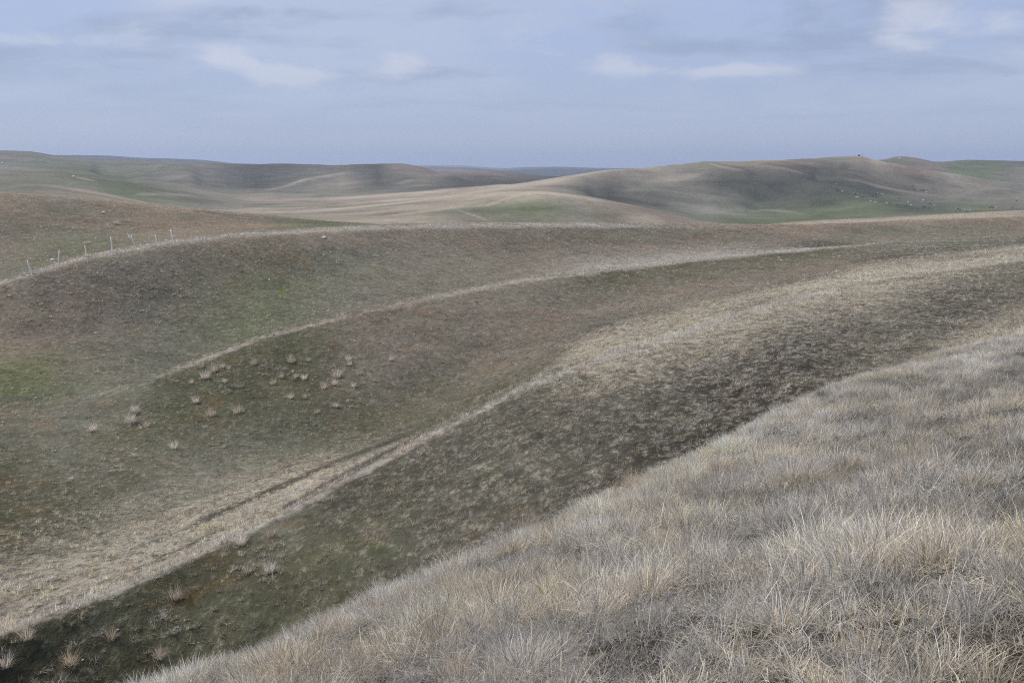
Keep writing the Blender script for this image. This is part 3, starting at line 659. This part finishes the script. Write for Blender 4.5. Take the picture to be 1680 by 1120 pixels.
d_fib = np.where(~own, np.clip(3.2 + 3.5 * pat2 + 3 * pat, .3, 9), 0) * np.where(qr > 45, np.maximum(.3, 1 - (qr - 45) / 60), 1.0)
scatter('strewn_grass', 'loose dry blades strewn over the turf of the hollow', P_FIBRE, d_fib, 20, 95, .12, (.6, 1.2), 4, 35, .22, .5)
d_far = np.clip(.3 + 3.4 * cover * (1 + .9 * pat2), .1, 5) * np.where(qr > 235, .45, 1)
scatter('dry_grass', 'short dry grass on the brown slopes and crests', P_FAR, d_far, 95, 330, .15, (.45, 1.1), 5, 25, .2, .5, None, None, 1.3)

# single long stalks standing out of the slope's grass
def stalks():
    g = np.random.default_rng(31)
    w = np.where(own & q_seen & (qr > 2.2) & (qr < 22), np.clip(7 + 8 * pat2, 1.5, 18) * qarea, 0)
    n = int(w.sum()); ij = np.unravel_index(g.choice(w.size, n, p=(w / w.sum()).ravel()), w.shape)
    base = [(PX[a, b] + g.normal(0, .03), PY[a, b] + g.normal(0, .03), PZ[a, b]) for a, b in zip(*ij)]
    kind = ['pale'] * n
    for cx, cy, k, sp in ((1400, 1100, 7, 30), (1432, 1080, 3, 20), (965, 1100, 10, 40), (1330, 985, 7, 40), (1385, 860, 14, 40), (1160, 900, 6, 30), (1560, 900, 6, 60)):
        for _ in range(k):
            p, r = at_px(cx + g.normal(0, sp), cy + g.normal(0, 6), 1.5, 30); base.append((p.x + g.normal(0, .04), p.y + g.normal(0, .04), p.z)); kind.append('amber')
    V = []; Fc = []; T = []; U = []; C = []
    for b, kd in zip(base, kind):
        r = math.hypot(b[0], b[1])
        ln = g.uniform(.16, .34) if kd == 'pale' else g.uniform(.14, .26)
        la = g.normal(.15, .75); th = abs(g.normal(.55, .35)) if kd == 'pale' else abs(g.normal(.05, .08))
        if g.uniform() < .15 and kd == 'pale': th = 1.35
        kink = g.normal(.25, .35) if kd == 'pale' else g.normal(0, .06)
        rad = g.uniform(.0014, .0026) * (1 if kd == 'pale' else .6) * (1 + r / 40); x, y, z = b; z -= .02
        k0 = len(V)
        for i, t in enumerate((0, .35, .65, .85, 1)):
            if i:
                s = (t - (0, .35, .65, .85, 1)[i - 1]) * ln; a = th + kink * t * t
                x += s * math.sin(a) * math.cos(la); y += s * math.sin(a) * math.sin(la); z += s * max(math.cos(a), .03)
            rr = rad * (1 - .55 * t)
            for q in range(3): V.append((x + rr * math.cos(q * 2.094 + la), y + rr * math.sin(q * 2.094 + la), z)); U.append(t)
        for i in range(4):
            for q in range(3): Fc.append((k0 + i * 3 + q, k0 + i * 3 + (q + 1) % 3, k0 + i * 3 + 3 + (q + 1) % 3, k0 + i * 3 + 3 + q))
        tn = g.uniform(); T += [tn] * 15
        if kd == 'amber': c = np.array([.50, .38, .22]) * g.uniform(.7, 1.15)
        else: c = np.array([.74, .69, .60]) * g.uniform(.75, 1.12)
        C += [(*c, 1)] * 15
    me = blade_mesh('dry_stalks', [(np.array(V), np.array(Fc), np.array(T), np.array(U))], M_STALK)
    a = me.attributes.new('tint', 'FLOAT_COLOR', 'POINT'); a.data.foreach_set('color', np.array(C, np.float32).ravel())
    o = bpy.data.objects.new('dry_stalks', me); COL.objects.link(o); o['kind'] = 'stuff'; o['label'] = 'long bleached and amber stalks standing in the dry grass'
stalks()

# ------------------------------------------------------------------ things
ORD = ['first', 'second', 'third', 'fourth', 'fifth', 'sixth', 'seventh', 'eighth', 'ninth', 'tenth', 'eleventh', 'twelfth', 'thirteenth', 'fourteenth', 'fifteenth']
def tag(o, label, cat, group=None):
    o['label'] = label; o['category'] = cat
    if group: o['group'] = group
    return o
def put(name, me, loc, rz=0, s=1.0, parent=None):
    o = bpy.data.objects.new(name, me); COL.objects.link(o)
    o.location = loc; o.rotation_euler = (0, 0, rz); o.scale = (s, s, s) if not isinstance(s, tuple) else s
    if parent: o.parent = parent
    return o
def plain(name, colour, rough=.9, var=.25, scale=8.0, bump=.3):
    m, t = mat(name)
    co = nd(t, 'ShaderNodeTexCoord').outputs['Object']
    n = nd(t, 'ShaderNodeTexNoise', {'Vector': co, 'Scale': scale, 'Detail': 5.0, 'Roughness': .65}).outputs[0]
    c = nmix(t, n, tuple(x * (1 - var) for x in colour), tuple(min(.95, x * (1 + var)) for x in colour))
    bp = nd(t, 'ShaderNodeBump', {'Strength': bump, 'Distance': .05, 'Height': n}).outputs[0]
    b = nd(t, 'ShaderNodeBsdfPrincipled', {'Base Color': c, 'Roughness': rough, 'Specular IOR Level': .2, 'Normal': bp})
    nd(t, 'ShaderNodeOutputMaterial', {0: b.outputs[0]})
    return m
M_WOOD = plain('weathered_wood', (.84, .81, .77), .9, .12, 14)
M_WIRE = plain('dull_wire', (.42, .42, .44), .6, .2, 20)
M_ROCK = plain('pale_rock', (.78, .77, .74), .9, .12, 6, .5)
M_ROCKG = plain('grey_rock', (.62, .61, .60), .9, .25, 6, .5)
M_COWW = plain('white_hide', (.74, .71, .66), .9, .12, 2)
M_COWB = plain('black_hide', (.05, .047, .046), .8, .3, 2)
M_COWR = plain('brown_hide', (.10, .06, .045), .8, .3, 2)
M_HUT = plain('dark_boards', (.16, .15, .15), .9, .3, 1.5)

# dry tussocks, each a plant of its own
TUS = {}
def tussock_mesh(kind, i):
    key = (kind, i)
    if key in TUS: return TUS[key]
    if kind == 'pale': p = [blades(170, .12, .22, .52, .008, .014, (.08, .8), .5, (.06, 0), 500 + i, .8), blades(60, .18, .1, .26, .008, .013, (.3, 1.2), .6, (.05, 0), 520 + i, .6)]
    elif kind == 'broom': p = [blades(130, .12, .22, .56, .006, .010, (.05, .8), .4, (.08, 0), 540 + i, .8), blades(70, .2, .1, .28, .006, .011, (.2, 1.2), .6, (0, 0), 560 + i, .6)]
    elif kind == 'low': p = [blades(170, .26, .08, .26, .006, .011, (.3, 1.35), .7, (0, 0), 580 + i, .6)]
    elif kind == 'near': p = [blades(420, .085, .17, .36, .0022, .0042, (.03, .8), .75, (.22, 0), 600 + i, .95), blades(90, .12, .10, .2, .0025, .004, (.2, 1.2), .7, (.1, 0), 620 + i, .8)]
    c = {'pale': (.74, .68, .60), 'broom': (.70, .62, .50), 'low': (.62, .58, .53), 'near': (.64, .555, .445)}[kind]
    mk = 'tussock_' + kind
    m = bpy.data.materials.get(mk) or grass_material(mk, 'object', c)
    TUS[key] = blade_mesh('tussock_' + kind, p, m)
    return TUS[key]
def tussock(px, py, rlo, rhi, wpx, kind, label, group=None):
    p, r = at_px(px, py, rlo, rhi)
    base = {'pale': .62, 'broom': .6, 'low': .62, 'near': .42}[kind]
    s = max(.35, (1.5 if r > 45 else 1.15) * wpx * r / F / base)
    o = put('grass_tussock', tussock_mesh(kind, random.randrange(3)), p - Vector((0, 0, .02)), random.uniform(0, 6.28) if kind != 'near' else random.gauss(0, .5), s)
    return tag(o, label, 'tussock', group)
G1 = 'small tussocks dotted over the dark slope below the middle crest'
SPOTS = [(409, 577), (394, 592), (416, 591), (433, 597), (462, 600), (477, 588), (313, 623), (369, 623), (390, 631), (434, 609), (499, 619), (486, 618), (462, 618), (552, 613), (551, 629), (532, 634), (579, 631), (614, 621), (477, 648), (500, 646), (549, 661), (520, 673), (344, 677), (388, 674), (321, 654), (574, 597), (545, 599), (641, 585), (364, 599), (375, 600), (350, 605), (330, 600), (590, 612), (505, 588), (446, 625), (530, 592), (8, 14)]
BANDS = [(0, 595, 'topmost scatter, just under the pale crest line'), (595, 607, 'second scatter down from the pale crest line'), (607, 622, 'middle scatter on the dark slope'),
         (622, 640, 'lower scatter on the dark slope'), (640, 700, 'lowest scatter on the dark slope')]
for lo, hi, where in BANDS:
    for n, (x, y) in enumerate(sorted(q for q in SPOTS if lo <= q[1] < hi)):
        tussock(x, y + 4, 58, 92, random.choice([8, 9, 10, 12, 14, 17]), random.choice(['pale', 'pale', 'broom', 'broom', 'low']), 'small dry tussock, %s from left in the %s' % (ORD[n], where), G1)
for x, y, w, k, lb in ((570, 585, 12, 'pale', 'bright pale tussock high on the dark slope, highest of the scattered ones'),
        (336, 618, 15, 'pale', 'large round pinkish tussock just below the pale crest line'),
        (152, 702, 15, 'pale', 'pale tussock at the left end of the row of four'),
        (183, 700, 17, 'low', 'wide ragged pale tussock, second from left in the row of four'),
        (212, 686, 18, 'pale', 'widest pale tussock in the row of four above the valley'),
        (222, 673, 15, 'pale', 'pale tussock directly behind the widest one of the row of four'),
        (240, 693, 13, 'broom', 'narrow pinkish tussock at the right end of the row'),
        (286, 729, 15, 'pale', 'lone pale tussock on the dark green valley side'),
        (333, 743, 16, 'low', 'low ragged grey tussock right of the lone pale one in the valley'),
        (117, 783, 8, 'pale', 'tiny pale tussock alone on the green valley floor')):
    tussock(x, y + 5, 45, 92, w, k, lb)
for x, y, w, k, lb in ((442, 938, 30, 'pale', 'largest round pale tussock on the mossy slope under the track'),
        (395, 893, 26, 'pale', 'soft grey tussock just below the pale rim of the spur'),
        (443, 880, 26, 'broom', 'tall thin tussock above the largest round one near the rim'),
        (285, 980, 28, 'broom', 'upright pinkish tan tussock, tallest on the mossy slope'),
        (257, 1010, 34, 'low', 'wide spreading pinkish tussock below the upright tan one'),
        (283, 1032, 28, 'low', 'loose thin tussock right of the wide spreading one'),
        (182, 1044, 26, 'broom', 'straw yellow fan shaped tussock on the mossy slope'),
        (123, 1052, 32, 'low', 'bluish grey twiggy clump left of the straw yellow fan'),
        (157, 1036, 22, 'low', 'small bluish grey clump between twiggy clump and straw fan'),
        (114, 1088, 32, 'broom', 'tan bushy tussock near the lower left corner'),
        (43, 1046, 30, 'broom', 'green tinged thin tussock at the rim near the left edge'),
        (88, 1114, 36, 'low', 'flat pale tussock cut by the bottom edge of the picture'),
        (10, 1090, 30, 'pale', 'pale tussock cut by the left edge of the picture'),
        (260, 1078, 24, 'broom', 'rusty tan tussock low on the mossy slope beside the foreground grass'),
        (405, 938, 20, 'broom', 'wispy tussock just left of the largest round one'),
        (387, 965, 18, 'low', 'faint thin tussock below the wispy one'),
        (223, 1048, 18, 'low', 'faint grey clump right of the straw yellow fan'),
        (152, 1003, 16, 'low', 'small silvery clump just under the rim of the spur'),
        (602, 874, 24, 'low', 'round grey tussock on the dark slope below the track'),
        (716, 884, 34, 'low', 'wide grey tussock beside the edge of the foreground grass')):
    tussock(x, y, 24, 48, w, k, lb)
for x, y, w, lb in ((810, 1000, 70, 'dense warm tan tussock in the middle of the foreground grass'), (737, 972, 70, 'broad pale tussock on the edge of the foreground slope'),
        (723, 1058, 80, 'tan tussock below the broad pale one near the bottom edge'), (990, 872, 60, 'tall tan tussock with long arching stalks near the slope edge'),
        (670, 992, 60, 'pale tussock on the slope edge left of the broad one'), (613, 1008, 60, 'warm tussock on the slope edge above the bottom left grass'),
        (862, 882, 60, 'pale soft tussock where the slope edge meets the dark gully'), (1040, 805, 50, 'pale crest tussock against the dark slope behind'),
        (745, 1115, 80, 'tussock cut by the bottom edge left of the amber stalks'), (590, 1112, 80, 'whitish tussock cut by the bottom edge'),
        (535, 1040, 60, 'pale tussock leaning over the slope edge'), (447, 1112, 70, 'tan tussock at the bottom edge, leftmost in the foreground'),
        (1425, 945, 70, 'feathery pale tussock leaning to the right in the foreground'), (1180, 775, 42, 'small pale tussock on the crest of the foreground slope'),
        (1280, 700, 36, 'small warm tussock high on the foreground crest'), (1130, 930, 60, 'pale bent tussock in the centre right of the grass')):
    tussock(x, y, 3, 26, w, 'near', lb)

# dry bushes beyond the fence
for x, y, w, k, lb in ((177, 376, 15, 'broom', 'dark based dry bush, left one of the three beyond the fence'), (189, 367, 13, 'pale', 'pale dry bush, uppermost of the three beyond the fence'),
                       (200, 373, 14, 'low', 'dark low bush, right one of the three beyond the fence'), (139, 399, 9, 'broom', 'small grey bush just beyond the fence, left of a pair'),
                       (145, 398, 8, 'pale', 'small grey bush just beyond the fence, right of a pair')):
    p, r = at_px(x, y, 128, 212)
    o = put('dry_bush', tussock_mesh(k, 0), p, random.uniform(0, 6), w * r / F / .62); tag(o, lb, 'bush', 'dry bushes on the brown hill')
p, r = at_px(1394, 277, 1050, 1300)
tag(put('dry_bush', tussock_mesh('low', 1), p, 0, (4.5, 4.5, 5)), 'dark bush in the hollow under the hilltop', 'bush')

# posts of the old fence
def tube(bm, pts, rads, sides=7):
    rings = []
    for i, p in enumerate(pts):
        p = Vector(p); d = (Vector(pts[min(i + 1, len(pts) - 1)]) - Vector(pts[max(i - 1, 0)])).normalized()
        a = d.orthogonal().normalized(); b = d.cross(a)
        rings.append([bm.verts.new(p + rads[i] * (math.cos(q * 2 * math.pi / sides) * a + math.sin(q * 2 * math.pi / sides) * b)) for q in range(sides)])
    for r0, r1 in zip(rings, rings[1:]):
        for q in range(sides): bm.faces.new((r0[q], r0[(q + 1) % sides], r1[(q + 1) % sides], r1[q]))
    bm.faces.new(rings[0][::-1]); bm.faces.new(rings[-1])
def mesh_of(name, bm, material, smooth=True):
    me = bpy.data.meshes.new(name); bmesh.ops.recalc_face_normals(bm, faces=bm.faces); bm.to_mesh(me); bm.free()
    me.materials.append(material)
    if smooth: me.polygons.foreach_set('use_smooth', [True] * len(me.polygons))
    return me
def post(x, y, hpx, lean_px, rad, label, extra=None, toplean=0):
    p, r = at_px(x, y, 96, 150)
    h = hpx * r / F; lx = lean_px * r / F
    e = bpy.data.objects.new('fence_post', None); COL.objects.link(e); e.location = p
    tag(e, label, 'fence post', 'posts of the old fence along the crest')
    bm = bmesh.new(); n = 6
    rad *= 1.5
    tube(bm, [(lx * t + .02 * math.sin(5 * t + x), .02 * math.cos(4 * t + x), -.25 + (h + .25) * t) for t in [i / n for i in range(n + 1)]],
         [rad * (1.12 - .3 * i / n + .06 * math.sin(i * 2.3 + x)) for i in range(n + 1)])
    put('stake', mesh_of('stake', bm, M_WOOD), (0, 0, 0), 0, 1, e)
    for nm, pts, rr in (extra(h, lx) if extra else []):
        bm = bmesh.new(); tube(bm, pts, [rr * (1 - .4 * i / (len(pts) - 1)) for i in range(len(pts))], 6)
        put(nm, mesh_of(nm, bm, M_WOOD if nm == 'branch' else M_WIRE), (0, 0, 0), 0, 1, e)
def loop_wire(h, lx):
    return [('wire_loop', [(lx * .4, 0, h * .45), (lx * .5 + .16, .02, h * .6), (lx * .9 + .2, .02, h * .85), (lx + .22, 0, h * 1.02), (lx + .1, 0, h * 1.1), (lx - .02, 0, h * .98)], .03)]
def forks(h, lx):
    return [('branch', [(lx * .55, 0, h * .55), (lx * .8 - .15, 0, h * .8), (lx - .36, 0, h * 1.02)], .045),
            ('branch', [(lx * .4 - .1, 0, h * .5), (lx * .6 - .28, .03, h * .66), (lx - .46, .03, h * .86)], .035),
            ('wire_loop', [(lx * .6, 0, h * .6), (lx * .7 - .2, .03, h * .58), (lx - .34, .02, h * .75)], .02)]
post(51, 448, 20, -4, .042, 'leaning grey fence post, farthest down the crest to the left')
post(96, 432, 20, 3, .042, 'crooked fence post with a wire loop at its top, beside a white stone', loop_wire)
post(142, 424, 19, -1.5, .045, 'short thin fence post between the wire loop post and the forked one')
post(186, 413, 24, -2, .05, 'straight tall fence post left of the forked branching post')
post(221, 405, 18, -5, .05, 'forked fence post with broken branches at its top', forks)
post(260, 400, 14, -3, .05, 'shortest fence post, next to the tall bright end post')
post(284, 398.5, 21, -3, .062, 'thick bright fence post at the upper end of the fence')

# stones
def rock_mesh(seed, material):
    bm = bmesh.new(); bmesh.ops.create_icosphere(bm, subdivisions=2, radius=.5)
    g = random.Random(seed); dirs = [Vector((g.gauss(0, 1), g.gauss(0, 1), g.gauss(0, 1))).normalized() for _ in range(9)]; offs = [g.uniform(.28, .46) for _ in dirs]
    for v in bm.verts:
        for d, f in zip(dirs, offs):
            k = v.co.dot(d)
            if k > f: v.co -= d * (k - f) * .9
        v.co.z *= .72
    return mesh_of('stone', bm, material, False)
ROCKS = [rock_mesh(i, M_ROCK) for i in range(4)]; ROCKG = rock_mesh(9, M_ROCKG)
def stone(x, y, rlo, rhi, wpx, label, group=None, me=None, name='stone'):
    p, r = at_px(x, y, rlo, rhi); s = wpx * r / F * 1.25
    tag(put(name, me or random.choice(ROCKS), p + Vector((0, 0, .25 * s)), random.uniform(0, 6), s), label, 'stone', group)
stone(88, 428, 112, 210, 6.0, 'white stone on the grass beside the looped fence post')
stone(534, 413, 135, 165, 4.8, 'bright white stone alone on the brown slope')
stone(540, 421, 130, 165, 2.2, 'small dull stone just below the bright white one')
stone(1281, 429, 110, 185, 2.4, 'small white stone on the slope near the right')
stone(170, 349, 170, 215, 5, 'grey boulder high on the brown hill', None, ROCKG)
stone(4, 269, 1300, 1950, 3.2, 'far white boulder on the hillside at the left edge', None, None, 'boulder')
stone(121, 291, 700, 1300, 3.6, 'white boulder in the grey hillside far left', None, None, 'boulder')
stone(1475, 261, 1700, 2250, 3.0, 'white boulder near the top of the far pointed hill', None, None, 'boulder')
G2 = 'white pebbles strewn over the valley turf'
PEB = sorted(((57, 652, 58, 80, 2), (84, 652, 58, 80, 2), (108, 676, 55, 80, 1.8), (92, 739, 48, 66, 1.8), (6, 694, 58, 80, 2.4), (118, 769, 44, 60, 1.5), (606, 700, 55, 72, 2.2), (250, 679, 58, 80, 1.6), (137, 897, 34, 50, 2.2),
                      (193, 1032, 25, 31, 2.4), (136, 1084, 24, 31, 2.8), (303, 1016, 25, 33, 2), (256, 467, 104, 140, 1.8), (480, 453, 108, 140, 1.6), (553, 429, 125, 160, 1.8), (649, 413, 135, 170, 1.6), (643, 424, 125, 170, 1.6), (513, 688, 58, 72, 1.5)), key=lambda q: q[1])
for lo, hi, where in ((400, 500, 'brown slope below the fence'), (600, 695, 'turf of the upper valley'), (695, 900, 'turf of the valley floor'), (1000, 1100, 'mossy slope at the lower left')):
    for n, (x, y, a, b, w) in enumerate(sorted(q for q in PEB if lo <= q[1] < hi)):
        stone(x, y, a, b, w, 'tiny white stone, %s from the left on the %s' % (ORD[n], where), G2)

# cattle on the far hillside
def animal_mesh(name, graze, material):
    V = [(0, 0, 1.05), (.55, 0, 1.08), (.85, 0, 1.18), (-.55, 0, 1.08), (-.85, 0, 1.10)]; R = [(.36, .40)] * 2 + [(.20, .26), (.33, .38), (.22, .26)]
    E = [(0, 1), (1, 2), (0, 3), (3, 4)]
    hd = [(1.08, 0, .85), (1.15, 0, .40), (1.22, 0, .16)] if graze else [(1.12, 0, 1.42), (1.30, 0, 1.45), (1.58, 0, 1.30)]
    k = len(V); V += hd; R += [(.15, .18), (.13, .15), (.09, .09)]; E += [(2, k), (k, k + 1), (k + 1, k + 2)]
    for sx, root in ((.62, 1), (-.68, 3)):
        for sy in (-1, 1):
            k = len(V); V += [(sx, sy * .17, .75), (sx - (.05 if sx < 0 else 0), sy * .18, .42), (sx + .02, sy * .18, .03)]; R += [(.13, .13), (.075, .075), (.065, .065)]
            E += [(root, k), (k, k + 1), (k + 1, k + 2)]
    k = len(V); V += [(-1.0, 0, .95), (-1.02, 0, .5)]; R += [(.05, .05), (.04, .04)]; E += [(4, k), (k, k + 1)]
    me = bpy.data.meshes.new(name); me.from_pydata(V, E, [])
    o = bpy.data.objects.new(name, me); COL.objects.link(o)
    md = o.modifiers.new('skin', 'SKIN')
    for i, r in enumerate(R): me.skin_vertices[0].data[i].radius = r
    me.skin_vertices[0].data[0].use_root = True
    s = o.modifiers.new('sub', 'SUBSURF'); s.levels = 1; s.render_levels = 1
    dg = bpy.context.evaluated_depsgraph_get(); out = bpy.data.meshes.new_from_object(o.evaluated_get(dg))
    bpy.data.objects.remove(o); out.name = name; out.materials.clear(); out.materials.append(material)
    return out
COW = {(c, gz): animal_mesh('cow', gz, m) for c, m in (('white', M_COWW), ('black', M_COWB), ('brown', M_COWR)) for gz in (0, 1)}
def herd(pts, colour, where, group, single=None):
    for i, (cx, cy) in enumerate(sorted(pts)):
        px, py = 1360 + cx / 5.25, 230 + cy / 5.25
        p, r = at_px(px, py + 1.2, 700, 1320)
        o = put('cow', COW[(colour, int(random.random() < .6))], p, random.choice([0, math.pi]) + random.gauss(0, .6), random.uniform(.72, .9))
        tag(o, ('%s %s cow from left %s' % (ORD[i], colour, where)) if len(pts) > 1 else '%s cow %s' % (colour, where), 'cow', group)
G3 = 'cattle grazing on the far hillside'
herd([(66, 378), (113, 440), (205, 455), (240, 492), (250, 492)], 'white', 'at the left end of the herd', G3)
herd([(357, 530), (403, 533), (416, 465), (458, 467), (503, 543), (573, 552)], 'white', 'in the middle of the green slope', G3)
herd([(708, 558), (818, 530), (915, 590), (675, 535), (905, 562)], 'white', 'low on the green slope by the dark group', G3)
herd([(757, 424), (808, 434), (838, 440), (848, 452), (872, 441)], 'white', 'in the small upper band above the green slope', G3)
herd([(1165, 595), (1213, 607)], 'white', 'by the two dark ones near the grey rise', G3)
herd([(1440, 580)], 'white', 'standing by three black ones at the right', G3)
herd([(193, 403), (267, 459), (285, 492), (230, 467)], 'black', 'at the left end of the herd', G3)
herd([(376, 481), (397, 465), (407, 494), (597, 504), (612, 508)], 'black', 'in the middle of the green slope', G3)
herd([(665, 565), (801, 572), (820, 580), (834, 570), (868, 586), (865, 552)], 'black', 'in the dark group low on the green slope', G3)
herd([(722, 394), (730, 426), (792, 431), (803, 432), (822, 437)], 'black', 'in the small upper band above the green slope', G3)
herd([(1097, 614), (1110, 595), (1130, 597), (1188, 618)], 'black', 'just above the edge of the grey rise', G3)
herd([(1385, 582), (1392, 574), (1408, 576)], 'black', 'in the tight row of three at the right', G3)
herd([(1574, 582)], 'black', 'alone near the right edge above the grey rise', G3)
herd([(1620, 524)], 'black', 'alone on the slope, farthest to the right', G3)
herd([(72, 438), (60, 422)], 'brown', 'at the very left end of the herd', G3)

# the little lookout on the hilltop
p, r = at_px(1409.5, 254, 1230, 1340)
e = bpy.data.objects.new('hut', None); COL.objects.link(e); e.location = p; tag(e, 'small dark box shaped hut on the highest hilltop', 'hut')
def box(bm, c, s):
    r_ = bmesh.ops.create_cube(bm, size=1.0)
    for v in r_['verts']: v.co = Vector((v.co.x * s[0] + c[0], v.co.y * s[1] + c[1], v.co.z * s[2] + c[2]))
bm = bmesh.new(); box(bm, (0, 0, .6), (2.4, 1.8, 1.7)); put('wall', mesh_of('wall', bm, M_HUT, False), (0, 0, 0), 0, 1, e)
bm = bmesh.new(); box(bm, (0, 0, 1.53), (2.8, 2.2, .16)); put('roof', mesh_of('roof', bm, M_HUT, False), (0, 0, 0), 0, 1, e)
bm = bmesh.new(); box(bm, (-.3, -.92, .6), (.8, .06, 1.3)); put('door', mesh_of('door', bm, M_COWR, False), (0, 0, 0), 0, 1, e)
for x, h, lb in ((1400.7, 1.9, 'short dark pole on the highest hilltop left of the hut'), (1413.6, 3.0, 'tall dark pole on the highest hilltop right of the hut')):
    p, r = at_px(x, 254, 1230, 1340)
    e = bpy.data.objects.new('pole', None); COL.objects.link(e); e.location = p; tag(e, lb, 'pole')
    bm = bmesh.new(); tube(bm, [(0, 0, -.4), (.02, 0, h * .5), (.05, 0, h)], [.2, .18, .16], 8); put('shaft', mesh_of('shaft', bm, M_HUT), (0, 0, 0), 0, 1, e)
    bm = bmesh.new(); tube(bm, [(.05, 0, h), (.05, 0, h + .12)], [.24, .24], 8); put('cap', mesh_of('cap', bm, M_HUT), (0, 0, 0), 0, 1, e)

# ------------------------------------------------------------------ haze
def haze():
    bm = bmesh.new(); zlo, zhi = float(PZ.min()) - 1.0, float(PZ.max()) + 12
    box(bm, (0, 0, (zlo + zhi) / 2), (19600, 19600, zhi - zlo))
    m, t = mat('haze')
    v = nd(t, 'ShaderNodeVolumePrincipled', {'Color': (.66, .78, 1.0, 1), 'Density': HAZE, 'Anisotropy': .2})
    o_ = nd(t, 'ShaderNodeOutputMaterial'); t.links.new(v.outputs[0], o_.inputs['Volume'])
    o = bpy.data.objects.new('haze', mesh_of('haze', bm, m, False)); COL.objects.link(o); o['kind'] = 'stuff'; o['label'] = 'thin bluish haze over the far hills'
HAZE = 1.2e-4
haze()
